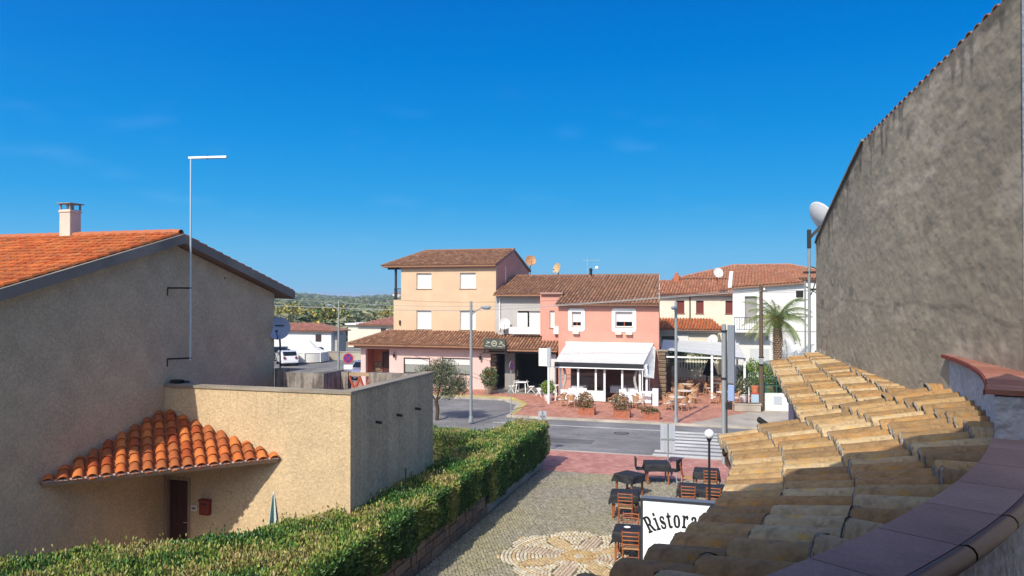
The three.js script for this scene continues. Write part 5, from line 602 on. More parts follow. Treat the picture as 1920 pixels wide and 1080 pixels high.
{ // houses beyond the car park on the left
  const w = thing('white_barn', 'plain white house with salmon tiled roof beyond the car park', 'house', -50, 0, -80); wpart(w, 'wall', [bt(-60, -44.3, 0, 2.75, 76, 79.2)], M.brightWall); wpart(w, 'window', bt(-46.25, -45.55, 1.6, 2.4, 75.93, 75.99), M.darkWood); wpart(w, 'dark_side', bt(-44.29, -43.9, 0, 2.3, 76.6, 78.6), M.greyWall); const d = deck(w, [[-60.4, 2.78, -75.6], [-43.8, 2.78, -75.6], [-46.5, 3.55, -77.7], [-60.4, 3.55, -77.7]], deckM); slope(d, -60.4, -43.8, 75.5, 2.8, 77.7, 3.56, pinkClay, 120, { pitch: 0.28, inside: (x, z) => 16.6 - x > 2.7 * (1 - z / 2.3) }); deck(w, [[-60.4, 3.55, -77.7], [-46.5, 3.55, -77.7], [-43.8, 2.78, -79.6], [-60.4, 2.78, -79.6]], deckM); deck(w, [[-43.8, 2.78, -75.6], [-43.8, 2.78, -79.6], [-46.5, 3.55, -77.7]], deckM);
  const c = thing('cream_bungalow', 'small cream bungalow with low brown hip roof behind the bar', 'house', -46, 0, -94); wpart(c, 'wall', bt(-50, -36, 0, 2.9, 90, 99), M.yellowWall); wpart(c, 'window', bt(-45.2, -44.5, 1.9, 2.5, 89.93, 89.99), M.darkWood); const e = deck(c, [[-48.6, 2.92, -89.5], [-35, 2.92, -89.5], [-38, 3.9, -94.5], [-45.6, 3.9, -94.5]], deckM); slope(e, -48.6, -35, 89.4, 2.94, 94.5, 3.9, pinkClay, 121, { pitch: 0.28, inside: (x, z) => x > 3 * (1 - z / 5.2) }); deck(c, [[-48.6, 2.92, -89.5], [-45.6, 3.9, -94.5], [-48.6, 2.92, -99.5]], deckM); wpart(c, 'flat_roof', bt(-50.2, -48.2, 2.9, 3.1, 89.6, 99), M.brightWall);
  const t = thing('marquee', 'white peaked marquee tent beside the white house', 'tent', -43.2, 0, -69.5); const tp = [], pk = [0, 2.35, 0]; for (let i = 0; i < 8; i++) { const a = i * Math.PI / 4 + 0.39; tp.push([Math.cos(a) * 2.1, 0.95, Math.sin(a) * 2.1]); } const v = []; for (let i = 0; i < 8; i++) { const A = tp[i], B = tp[(i + 1) % 8], s = 4; for (let k = 0; k < s; k++) { const f = k / s, g = (k + 1) / s, cur = (P, q) => [P[0] * (1 - q), P[1] + (pk[1] - P[1]) * q * q * 0.7 + (pk[1] - P[1]) * q * 0.3, P[2] * (1 - q)]; const a0 = cur(A, f), b0 = cur(B, f), a1 = cur(A, g), b1 = cur(B, g); v.push(...a0, ...b0, ...a1, ...b0, ...b1, ...a1); } } const g = new THREE.BufferGeometry(); g.setAttribute('position', new THREE.Float32BufferAttribute(v, 3)); g.computeVertexNormals(); part(t, 'canopy', metric(g), mt('#e5e2d8', { side: THREE.DoubleSide, roughness: 0.8 })); part(t, 'wall', new THREE.CylinderGeometry(2.05, 2.05, 0.95, 8, 1, true).rotateY(0.39).translate(0, 0.475, 0), mt('#dedbd2', { side: THREE.DoubleSide })); for (const p of tp) part(t, 'pole', rod([p[0], 0, p[2]], p, 0.04), M.white);
}

// ---------------------------------------------------------------- street furniture
function streetLamp(label, x, t, h, dir, m = M.galv, len = 0.75) {
  const l = thing('street_lamp', label, 'street lamp', x, -0.0, -t); part(l, 'base', new THREE.CylinderGeometry(0.11, 0.13, 0.3, 12).translate(0, 0.15, 0), m); part(l, 'pole', rod([0, 0, 0], [0, h, 0], 0.085, 0.07, 12), m);
  const [dx, dz] = dir; part(l, 'arm', tube([[0, h - 0.75, 0], [dx * 0.3, h - 0.5, dz * 0.3], [dx * len * 0.75, h - 0.36, dz * len * 0.75]], 0.03, 8), m); const hd = new THREE.SphereGeometry(0.3, 16, 8).scale(1, 0.3, 0.48).rotateY(Math.atan2(-dz, dx)).translate(dx * (len + 0.1), h - 0.33, dz * (len + 0.1)); part(l, 'lamp_head', hd, M.paintedGrey); part(l, 'lens', new THREE.SphereGeometry(0.2, 12, 6).scale(1, 0.25, 0.5).rotateY(Math.atan2(-dz, dx)).translate(dx * (len + 0.12), h - 0.4, dz * (len + 0.12)), mt('#c9cfd0', { roughness: 0.2 })); return l;
}
streetLamp('grey street lamp on the kerb in front of the olive tree', -14.14, 38.75, 6.46, [1, 0]);
streetLamp('grey street lamp at the kerb beside the zebra crossing', -3.62, 41.75, 6.45, [-0.12, 0.6], M.galv, 0.5);
streetLamp('grey street lamp at the car park beyond the terrace', -31.5, 55.2, 6.3, [-1, 0]);
{ // tall sign pole at the near pavement with a long panel
  const p = thing('sign_pole', 'thick grey pole carrying a tall narrow sign panel and dark cable', 'sign', -0.89, 0, -32.1); part(p, 'pole', rod([0, 0, 0], [0, 5.62, 0], 0.1, 0.09, 14), M.galv); part(p, 'cable', tube([[0.1, 5.4, 0.05], [0.11, 4.0, 0.06], [0.11, 2.5, 0.06], [0.11, 0.6, 0.06]], 0.03), M.cable); part(p, 'panel', rbox(0.16, 0.44, 3.25, 5.6, -0.08, 0.06, 0.02).rotateY(-0.3), mt('#7d838a', { roughness: 0.4 })); part(p, 'panel_foot', rbox(0.17, 0.42, 2.55, 3.2, -0.07, 0.05, 0.02).rotateY(-0.3), mt('#8ea3c4', { roughness: 0.4 })); for (const y of [3.4, 5.3]) part(p, 'clamp', [rod([0, y, 0], [0, y + 0.08, 0], 0.12, 0.12, 12), bar([0.05, y + 0.04, 0], [0.25, y + 0.04, 0], 0.04, 0.04)], M.iron); part(p, 'junction_box', rbox(0.06, 0.32, 2.2, 2.5, -0.08, 0.1, 0.02), M.iron);
  const u = thing('utility_pole', 'brown wooden utility pole between the palm and the patio', 'pole', 0.8, 0, -47.43); part(u, 'pole', rod([0, 0, 0], [0, 7.35, 0], 0.15, 0.1, 10), M.oldWood); part(u, 'collar', [rod([0, 2.7, 0], [0, 2.78, 0], 0.16), rod([0, 3.1, 0], [0, 3.16, 0], 0.16)], M.iron); part(u, 'splice_box', rbox(-0.12, 0.12, 2.75, 3.1, 0.1, 0.26, 0.02), M.galv); for (const y of [6.6, 6.95, 7.15]) part(u, 'insulator', new THREE.CylinderGeometry(0.05, 0.06, 0.12, 10).translate(y % 0.3 > 0.1 ? 0.18 : -0.18, y, 0), M.white); part(u, 'crossarm', bar([-0.3, 7.02, 0], [0.35, 7.02, 0], 0.07, 0.07), M.oldWood);
}
// overhead wires
const wire = (label, pts, r, m) => { const o = mesh(numbered('overhead_wire'), tube(pts, r, 5, 60), m); tag(o, label, 'wire'); scene.add(o); };
wire('lower thick pale overhead cable sagging across the street', [[-60, 6.8, -60], [-35.4, 5.97, -52], [-28.6, 5.84, -50], [-23.1, 5.78, -48], [-16.7, 5.82, -46], [-11, 6.14, -46], [-4.8, 6.62, -46.3], [0.8, 7.03, -47.3]], 0.022, M.paleCable);
wire('upper pale overhead cable from the car park to the utility pole', [[-60, 7.2, -60], [-35.4, 6.5, -52], [-28.6, 6.24, -50], [-23.1, 6.08, -48], [-16.7, 6.08, -46], [-11, 6.22, -46.2], [-4.8, 6.68, -46.6], [0.8, 7.15, -47.5]], 0.014, M.paleCable);
wire('thin dark overhead wire highest over the wooded valley', [[-60, 7.6, -62], [-40, 7.05, -57], [-28, 6.6, -52], [-22, 6.38, -49], [-16.5, 6.33, -47], [-8, 6.6, -47], [0.8, 7.28, -47.4]], 0.009, M.cable);
wire('dark cable slung from the utility pole to the dish mast by the grey wall', [[0.82, 7.0, -47.4], [3, 7.0, -38], [2.2, 6.75, -25], [1.0, 6.95, -14.6]], 0.012, M.cable);
wire('pale cable slung from the utility pole to the white house', [[0.85, 6.95, -47.5], [3.5, 7.0, -54], [5.5, 7.4, -61.9]], 0.012, M.paleCable);

function roadDisc(label, x, t, h, turn, r = 0.3) { // blue no-stopping disc with red ring and cross
  const cv = document.createElement('canvas'); cv.width = cv.height = 128; const g = cv.getContext('2d'); g.fillStyle = '#b3202c'; g.fillRect(0, 0, 128, 128); g.fillStyle = '#2b3f8f'; g.beginPath(); g.arc(64, 64, 50, 0, 6.3); g.fill(); g.strokeStyle = '#b3202c'; g.lineWidth = 13; g.beginPath(); g.moveTo(28, 28); g.lineTo(100, 100); g.moveTo(100, 28); g.lineTo(28, 100); g.stroke(); const ct = new THREE.CanvasTexture(cv); ct.colorSpace = THREE.SRGBColorSpace;
  const s = thing('no_stopping_sign', label, 'road sign', x, -0.0, -t, turn); part(s, 'pole', rod([0, 0, 0], [0, h + r, 0], 0.03), M.galv); part(s, 'plate', new THREE.CylinderGeometry(r, r, 0.02, 32).rotateX(rot90).translate(0, h, 0.045), M.galv); part(s, 'print', new THREE.CircleGeometry(r * 0.98, 32).translate(0, h, 0.058), mt('#ffffff', { map: ct, roughness: 0.4 })); return s;
}
{ const s = roadDisc('round blue and red no-stopping sign on pole beside the car park lamp', -22.3, 40.2, 3.1, R(17)); part(s, 'plate_below', rbox(-0.26, 0.26, 2.45, 2.72, 0.03, 0.05, 0.008), M.white); }
roadDisc('round no-stopping sign turned sideways at the corner of the plaza', -12.95, 42.16, 2.75, R(78), 0.26);
{ // backs of two signs on the near pavement
  const s = thing('road_sign', 'back of a grey metal road sign with rails beside the zebra crossing', 'road sign', -3.05, 0, -31.4, R(10)); part(s, 'post', [rod([0, 0, -0.03], [0, 1.62, -0.03], 0.03)], M.galv); part(s, 'plate', rbox(-0.29, 0.29, 0.45, 1.58, -0.075, -0.06, 0.006), M.steel); for (const x of [-0.14, 0.14]) part(s, 'rail', box(x - 0.02, x + 0.02, 0.47, 1.56, -0.06, -0.035), M.steel); part(s, 'clamp', box(-0.27, 0.27, 0.98, 1.03, -0.06, -0.02), M.galv);
  const q = thing('road_sign', 'back of a small square grey sign behind the hedge end', 'road sign', -8.55, 0, -32.5, R(10)); part(q, 'post', rod([0, 0, 0], [0, 1.75, 0], 0.025), M.galv); part(q, 'plate', rbox(-0.18, 0.18, 1.32, 1.72, -0.05, -0.03, 0.006), M.steel); part(q, 'clamp', box(-0.1, 0.1, 1.5, 1.55, -0.03, 0.02), M.galv);
  // garden lamp with globe
  const gl = thing('globe_lamp', 'black post lamp with white glass globe among the restaurant tables', 'lamp', -1.04, 0, -22.69); part(gl, 'post', rod([0, 0, 0], [0, 2.65, 0], 0.04, 0.032), M.iron); part(gl, 'base', new THREE.CylinderGeometry(0.07, 0.12, 0.18, 14).translate(0, 0.09, 0), M.iron); part(gl, 'collar', new THREE.CylinderGeometry(0.08, 0.05, 0.07, 14).translate(0, 2.66, 0), M.iron); part(gl, 'globe', new THREE.SphereGeometry(0.138, 24, 16).translate(0, 2.82, 0), mt('#e4e4e0', { roughness: 0.35 }));
  // lightbox on white post by the veranda
  const b = thing('light_box_sign', 'blank white light box sign on a white post beside the veranda', 'sign', -11.85, 0, -46.6); part(b, 'post', rbox(-0.06, 0.06, 0, 3.3, -0.06, 0.06, 0.01), M.white); part(b, 'box', rbox(-0.62, -0.08, 2.35, 3.45, -0.12, 0.12, 0.03), M.white); part(b, 'frame', [box(-0.1, 0.12, 2.3, 3.5, -0.09, 0.09)], M.aluminium);
}
{ // restaurant light box: RISTORA...
  const cv = document.createElement('canvas'); cv.width = 1024; cv.height = 880; const g = cv.getContext('2d'); g.fillStyle = '#e9eeec'; g.fillRect(0, 0, 1024, 880); g.fillStyle = '#14141a'; g.textAlign = 'center'; g.textBaseline = 'alphabetic';
  const word = 'Ristorante', cx = 470, cy = 1120, rad = 820; g.font = 'bold 224px serif'; const ws = [...word].map(c => g.measureText(c).width * 0.64 + 8), tot = ws.reduce((a, b) => a + b, 0); let s = -tot / 2; [...word].forEach((c, i) => { const a = (s + ws[i] / 2) / rad; g.save(); g.translate(cx + Math.sin(a) * rad, cy - Math.cos(a) * rad); g.rotate(a); g.scale(0.64, 1.25); g.fillText(c, 0, 0); g.lineWidth = 7; g.strokeStyle = '#14141a'; g.strokeText(c, 0, 0); g.restore(); s += ws[i]; });
  g.save(); g.translate(268, 640); g.scale(0.72, 1.15); g.font = 'bold 150px serif'; g.textAlign = 'left'; g.fillText('Ir', 0, 0); g.restore();
  g.fillStyle = '#e0b13a'; g.beginPath(); g.moveTo(110, 560); g.quadraticCurveTo(220, 545, 300, 650); g.quadraticCurveTo(210, 600, 110, 560); g.fill();
  const ct = new THREE.CanvasTexture(cv); ct.colorSpace = THREE.SRGBColorSpace; const b = thing('restaurant_sign', 'white restaurant sign box reading Ristorante with dark frame below the old tile roof', 'sign', -2.47, 0, -18.7, 0);
  part(b, 'box', rbox(0, 2.16, 0.12, 1.9, -0.26, 0, 0.015), mt('#74777c', { roughness: 0.5, metalness: 0.3 })); part(b, 'print', new THREE.PlaneGeometry(2.04, 1.7).translate(1.08, 0.99, 0.006), mt('#ffffff', { map: ct, roughness: 0.4 })); part(b, 'frame', [box(0, 2.16, 1.85, 1.9, 0.001, 0.03), box(0, 0.05, 0.12, 1.85, 0.001, 0.03), box(2.11, 2.16, 0.12, 1.85, 0.001, 0.03), box(0.05, 2.11, 0.12, 0.15, 0.001, 0.03)], mt('#2e3238', { roughness: 0.5 })); for (const x of [0.12, 2.04]) part(b, 'foot', box(x - 0.04, x + 0.04, 0, 0.12, -0.24, -0.02), M.iron);
}
// ---------------------------------------------------------------- lane tables with black cloths, ladder-back chairs
function clothTable(label, x, t, turn, w, d, seed, group) {
  const o = thing('restaurant_table', label, 'table', x, 0.012, -t, turn, group); part(o, 'tabletop', rbox(-w / 2, w / 2, 0.7, 0.735, -d / 2, d / 2, 0.01), M.chairWood); for (const sx of [-1, 1]) for (const sz of [-1, 1]) part(o, 'leg', bar([sx * (w / 2 - 0.06), 0, sz * (d / 2 - 0.06)], [sx * (w / 2 - 0.06), 0.7, sz * (d / 2 - 0.06)], 0.055, 0.055), M.chairWood);
  const c = mesh(numbered('tablecloth'), clothGeo(w, d, seed), M.blackCloth); c.position.copy(o.position); c.rotation.y = turn; tag(c, 'black cloth over ' + label, 'tablecloth', group && 'black tablecloths'); scene.add(c); return o;
}
function clothGeo(w, d, seed) { // flat top, hanging sides with folds, drooping corners
  const n = 28, pos = [], idx = [], rn = seeded(seed), ph = rn() * 9, drop = 0.26; for (let i = 0; i <= n; i++) for (let j = 0; j <= n; j++) { const u = (i / n - 0.5) * (w + 2 * drop), v = (j / n - 0.5) * (d + 2 * drop), ex = Math.max(0, Math.abs(u) - w / 2 - 0.005), ez = Math.max(0, Math.abs(v) - d / 2 - 0.005), out = ex + ez; const fold = 0.03 * Math.sin((u - v) * 11 + ph) * clamp(out * 4) + 0.02 * perlin.noise(u * 5, v * 5, ph); const x = Math.sign(u) * (Math.min(Math.abs(u), w / 2 + 0.005) + ex * 0.12 + (ex > 0 ? fold + 0.012 : 0)), z = Math.sign(v) * (Math.min(Math.abs(v), d / 2 + 0.005) + ez * 0.12 + (ez > 0 ? fold + 0.012 : 0)); const y = 0.742 - (ex > 0 && ez > 0 ? Math.hypot(ex, ez) * 1.1 : out * 0.98) + (out > 0 ? 0 : 0.004 * (1 + perlin.noise(u * 4, v * 4, ph))); pos.push(x, y, z); }
  for (let i = 0; i < n; i++) for (let j = 0; j < n; j++) { const a = i * (n + 1) + j, b = a + n + 1; idx.push(a, a + 1, b, b, a + 1, b + 1); } const g = new THREE.BufferGeometry(); g.setAttribute('position', new THREE.Float32BufferAttribute(pos, 3)); g.setIndex(idx); g.computeVertexNormals(); return metric(g); }
clothTable('small square table on the brick edge beside the road sign', -3.13, 28.15, 0.25, 0.85, 0.75, 1);
clothTable('bare-legged square table on cobbles with no chair drawn up', -3.82, 26.1, -0.5, 0.75, 0.7, 2);
clothTable('square table on cobbles with one ladder-back chair, beside the chairless table', -3.6, 23.6, 0.1, 0.8, 0.75, 3);
clothTable('square table beside the restaurant sign with a small white dish on it', -2.9, 19.95, 0.05, 0.8, 0.75, 4);
clothTable('long table with two ladder-back chairs in front', -1.35, 25.0, 0.02, 1.5, 0.75, 5);
clothTable('square table beside the globe lamp post with chairs on two sides', -1.35, 27.4, 0.05, 0.8, 0.75, 6);
{ const d = thing('small_dish', 'small white dish on the black tablecloth beside the restaurant sign', 'dish', -2.98, 0.757, -19.95); part(d, 'bowl', new THREE.LatheGeometry([[0, 0], [0.05, 0.004], [0.09, 0.03], [0.085, 0.034], [0.048, 0.012], [0, 0.01]].map(p => new THREE.Vector2(...p)), 24), M.white); }
const ladder = (() => {
  const o = thing('ladder_back_chair', 'reddish ladder-back chair with straw seat at the table beside the chairless table', 'chair', -3.48, 0.012, -23.05, 0.05, 'ladder-back chairs');
  for (const s of [-1, 1]) { part(o, 'back_post', tube([[s * 0.2, 0, 0.2], [s * 0.2, 0.45, 0.18], [s * 0.21, 0.92, 0.25]], 0.019, 7), M.chairWood); part(o, 'leg', rod([s * 0.21, 0, -0.2], [s * 0.21, 0.45, -0.2], 0.018), M.chairWood); part(o, 'stretcher', rod([s * 0.205, 0.2, 0.2], [s * 0.21, 0.2, -0.2], 0.011), M.chairWood); }
  for (let k = 0; k < 4; k++) { const y = 0.56 + k * 0.105, z = 0.185 + (y - 0.45) * 0.14; part(o, 'back_slat', tube([[-0.2, y, z], [0, y + 0.008, z + 0.025], [0.2, y, z]], 0.02, 6).scale(1, 1, 1), M.chairWood); }
  part(o, 'stretcher', rod([-0.2, 0.25, 0.195], [0.2, 0.25, 0.195], 0.011), M.chairWood); part(o, 'stretcher', rod([-0.2, 0.3, -0.2], [0.2, 0.3, -0.2], 0.011), M.chairWood);
  part(o, 'seat', rbox(-0.215, 0.215, 0.43, 0.465, -0.22, 0.2, 0.014), M.straw); return o;
})();
dup(ladder, -2.8, 0.012, -19.42, 0.08, 'reddish ladder-back chair with straw seat at the table beside the restaurant sign'); dup(ladder, -3.0, 0.012, -20.55, Math.PI, 'reddish ladder-back chair with straw seat beyond the table beside the restaurant sign');
dup(ladder, -1.75, 0.012, -24.5, 0.03, 'reddish ladder-back chair with straw seat at the long table, chairless table side'); dup(ladder, -0.98, 0.012, -24.5, -0.05, 'reddish ladder-back chair with straw seat at the long table, house wall side'); dup(ladder, -1.2, 0.012, -26.85, 0.05, 'reddish ladder-back chair in front of the table beside the globe lamp post'); dup(ladder, -1.98, 0.012, -27.4, -1.5, 'reddish ladder-back chair sideways at the table beside the globe lamp post');
{ const bl = thing('dark_chair', 'black stacking chair behind the table on the brick edge', 'chair', -2.55, 0.012, -28.35, 1.2); part(bl, 'seat', rbox(-0.22, 0.22, 0.43, 0.46, -0.22, 0.22, 0.012), M.dark); part(bl, 'backrest', rbox(-0.22, 0.22, 0.5, 0.86, 0.2, 0.23, 0.01), M.dark); for (const s of [-1, 1]) for (const z of [-0.2, 0.2]) part(bl, 'leg', rod([s * 0.2, 0, z * 1.1], [s * 0.2, 0.44, z], 0.014), M.steel); dup(bl, -3.7, 0.012, -28.3, -1.3, 'black stacking chair beside the table on the brick edge, hedge side'); }

// ---------------------------------------------------------------- patio: round tables and cane armchairs
const caneChair = (() => {
  const o = thing('cane_armchair', 'honey brown bent cane armchair at a round patio table', 'chair', 0, 0, 0, 0, 'cane armchairs on the patio');
  part(o, 'seat', new THREE.CylinderGeometry(0.24, 0.23, 0.06, 18).translate(0, 0.43, 0), M.tableTop); part(o, 'back_hoop', tube([[-0.27, 0.62, -0.12], [-0.29, 0.66, 0.1], [-0.18, 0.82, 0.27], [0, 0.88, 0.31], [0.18, 0.82, 0.27], [0.29, 0.66, 0.1], [0.27, 0.62, -0.12]], 0.022, 7, 24), M.cane);
  part(o, 'back_panel', (() => { const g = new THREE.CylinderGeometry(0.3, 0.25, 0.34, 18, 1, true, -0.95, 1.9); return g.translate(0, 0.64, 0.0); })(), mt('#c79b74', { side: THREE.DoubleSide, map: tx.cloth }));
  for (const s of [-1, 1]) { part(o, 'leg', tube([[s * 0.27, 0.62, -0.12], [s * 0.24, 0.4, -0.17], [s * 0.25, 0, -0.2]], 0.018, 6), M.cane); part(o, 'leg', tube([[s * 0.2, 0.5, 0.2], [s * 0.2, 0.3, 0.2], [s * 0.23, 0, 0.24]], 0.018, 6), M.cane); part(o, 'stretcher', tube([[s * 0.25, 0.12, -0.2], [s * 0.12, 0.22, 0], [s * 0.23, 0.12, 0.23]], 0.011, 5), M.cane); } return o;
})();
let firstCane = true; const placeCane = (x, t, turn, label, y = 0.01, group) => { let c; if (firstCane) { firstCane = false; caneChair.position.set(x, y, -t); caneChair.rotation.y = turn; caneChair.userData.label = label; c = caneChair; } else c = dup(caneChair, x, y, -t, turn, label); if (group) c.userData.group = group; };
{
  const names = ['beside the zebra crossing lamp', 'in the middle row by the stone pier', 'in the shade at the back of the patio', 'beside the long stone trough', 'under the front edge of the white canopy']; let first;
  [[-3.95, 46.4], [-3.75, 49.6], [-4.0, 53.3], [-1.35, 49.6], [-1.95, 54.6]].forEach(([x, t], i) => {
    const lab = 'round pale cafe table ' + names[i]; if (!first) { first = thing('cafe_table', lab, 'table', x, 0.01, -t, 0, 'round cafe tables on the patio'); part(first, 'tabletop', new THREE.CylinderGeometry(0.5, 0.5, 0.035, 32).translate(0, 0.735, 0), M.tableTop); part(first, 'rim', new THREE.TorusGeometry(0.5, 0.02, 6, 36).rotateX(rot90).translate(0, 0.735, 0), M.cane); part(first, 'stem', rod([0, 0.02, 0], [0, 0.72, 0], 0.03), M.iron); for (let k = 0; k < 4; k++) part(first, 'foot', tube([[0, 0.14, 0], [Math.cos(k * 1.571 + 0.78) * 0.2, 0.1, Math.sin(k * 1.571 + 0.78) * 0.2], [Math.cos(k * 1.571 + 0.78) * 0.34, 0, Math.sin(k * 1.571 + 0.78) * 0.34]], 0.018, 6), M.iron); } else dup(first, x, 0.01, -t, 0, lab);
    for (let k = 0; k < 4; k++) { const a = k * Math.PI / 2 + 0.6 + i * 0.35; placeCane(x + Math.sin(a) * 0.68, t - Math.cos(a) * 0.68, a, 'cane armchair at the cafe table ' + names[i], 0.01, 'cane armchairs at the table ' + names[i]); }
  });
  [[-10.1, 46.1], [-6.95, 46.2]].forEach(([x, t], i) => { const side = i ? 'by the veranda doorway, stone pier side' : 'before the veranda beside the light box sign'; const o = thing('clothed_table', 'square outdoor table under white cloth ' + side, 'table', x, 0.01, -t); part(o, 'tabletop', rbox(-0.42, 0.42, 0.7, 0.73, -0.4, 0.4, 0.01), M.white); for (const [a, b] of [[-1, -1], [1, -1], [-1, 1], [1, 1]]) part(o, 'leg', rod([a * 0.36, 0, b * 0.34], [a * 0.36, 0.7, b * 0.34], 0.02), M.iron); const c = mesh(numbered('tablecloth'), clothGeo(0.84, 0.8, 20 + i), M.whiteCloth); c.position.copy(o.position); tag(c, 'white cloth over the outdoor table ' + side, 'tablecloth'); scene.add(c);
    for (const [dx, dt, a] of [[-0.72, -0.35, 0.9], [0.72, -0.35, -0.9], [0, -0.85, 0.1], [0.85, 0.3, -1.6]]) placeCane(x + dx, t + dt, a, 'cane armchair at the clothed table ' + side, 0.01, 'cane armchairs at the clothed table ' + side);
    for (const dx of [-0.35, 0.35]) { const w = thing('white_chair', 'white wicker chair at the clothed table ' + side, 'chair', x + dx, 0.01, -t - 0.75, Math.PI, 'white wicker chairs ' + side); part(w, 'seat', rbox(-0.23, 0.23, 0.38, 0.46, -0.24, 0.22, 0.03), M.white); part(w, 'backrest', rbox(-0.23, 0.23, 0.46, 0.98, 0.17, 0.23, 0.025), M.white); for (const s of [-1, 1]) for (const z of [-0.2, 0.2]) part(w, 'leg', rod([s * 0.2, 0, z], [s * 0.2, 0.4, z], 0.02), M.white); } });
}
// white plastic tables and chairs at the bar
{
  const pc = thing('plastic_chair', 'white plastic chair at the square table before the bar doorway', 'chair', -15.6, 0.03, -51.3, R(70), 'white plastic bar chairs'); part(pc, 'seat', rbox(-0.22, 0.22, 0.42, 0.45, -0.22, 0.22, 0.012), M.white); for (const s of [-1, 1]) { part(pc, 'back_post', tube([[s * 0.22, 0.44, 0.2], [s * 0.23, 0.85, 0.29]], 0.02, 6), M.white); part(pc, 'leg', bar([s * 0.22, 0, -0.26], [s * 0.2, 0.43, 0.12], 0.04, 0.03), M.white); part(pc, 'leg', bar([s * 0.24, 0, 0.26], [s * 0.22, 0.43, -0.12], 0.04, 0.03), M.white); } for (let k = 0; k < 3; k++) part(pc, 'back_slat', bar([-0.21, 0.58 + k * 0.11, 0.23 + k * 0.025], [0.21, 0.58 + k * 0.11, 0.23 + k * 0.025], 0.06, 0.015), M.white);
  dup(pc, -14.3, 0.03, -51.3, R(-75), 'white plastic chair at the square table before the bar doorway'); dup(pc, -13.2, 0.012, -49.9, R(60), 'white plastic chair at the table beside the round shrub'); dup(pc, -13.45, 0.012, -50.6, R(80), 'white plastic chair at the table beside the round shrub');
  const t0 = thing('plastic_table', 'white square plastic table before the dark bar doorway', 'table', -14.95, 0.03, -51.3); part(t0, 'tabletop', rbox(-0.4, 0.4, 0.7, 0.74, -0.4, 0.4, 0.015), M.white); for (const [a, b] of [[-1, -1], [1, -1], [-1, 1], [1, 1]]) part(t0, 'leg', bar([a * 0.36, 0, b * 0.34], [a * 0.3, 0.7, b * 0.28], 0.05, 0.05), M.white); dup(t0, -12.5, 0.012, -50.2, 0, 'white square plastic table beside the round shrub and light box sign');
}
// ---------------------------------------------------------------- plants
function clumpLeaves(n, rx, ry, rz, seed, pal, leaf, shell = 0.45, lump = 0.3) { // instanced leaves in an uneven ellipsoid
  const rnd = seeded(seed), im = new THREE.InstancedMesh(leafGeo(...leaf), leafy(0.5, 0.22), n), o = new THREE.Object3D(), c = new THREE.Color(); let i = 0, guard = 0;
  while (i < n && guard++ < n * 12) { const a = rnd() * 6.283, b = Math.acos(2 * rnd() - 1), d = [Math.sin(b) * Math.cos(a), Math.cos(b), Math.sin(b) * Math.sin(a)], k = perlin.noise(d[0] * 2.2 + seed, d[1] * 2.2, d[2] * 2.2), rr = (1 - shell * Math.pow(rnd(), 1.6)) * (1 + lump * k); if (perlin.noise(d[0] * rr * 3.4, d[1] * rr * 3.4 + seed, d[2] * rr * 3.4) < -0.16) continue; o.position.set(d[0] * rr * rx, d[1] * rr * ry, d[2] * rr * rz); o.rotation.set(rnd() * 6.3, rnd() * 6.3, rnd() * 6.3); const s = 0.7 + 0.6 * rnd(); o.scale.set(s, s, s); o.updateMatrix(); im.setMatrixAt(i, o.matrix); c.copy(pal[Math.floor(rnd() * pal.length)]).multiplyScalar(0.7 + 0.6 * rnd()); im.setColorAt(i, c); i++; }
  im.count = i; im.userData = { kind: 'stuff' }; im.castShadow = im.receiveShadow = true; return im;
}
function bush(name, label, cat, x, y, z, r, n, seed, pal, leaf, group) { const o = thing(name, label, cat, x, y, z, 0, group), l = clumpLeaves(n, r[0], r[1], r[2], seed, pal, leaf); l.name = 'foliage'; l.position.y = r[1] * 0.95; o.add(l); part(o, 'stem', [rod([0, -0.02, 0], [0.02, r[1], 0], 0.03, 0.015), rod([0, 0.1, 0], [r[0] * 0.4, r[1] * 1.1, 0.05], 0.02, 0.01), rod([0, 0.1, 0], [-r[0] * 0.4, r[1] * 1.0, -0.05], 0.02, 0.01)], M.bark); return o; }
const olivePal = C3(['#5f6a47', '#6f7955', '#525c3e', '#808564', '#8c8c6a']), greenPal = C3(['#3c5a26', '#4b6c2e', '#30491f', '#5f7d38']), limePal = C3(['#6f8f2e', '#87a038', '#5a7a28', '#9aae48']), dryPal = C3(['#7a6a3e', '#6a7038', '#8a6d48', '#566030', '#9a5f4a']), mimosaPal = C3(['#b9a136', '#c2aa3e', '#a3943c', '#939048', '#8d9150']);
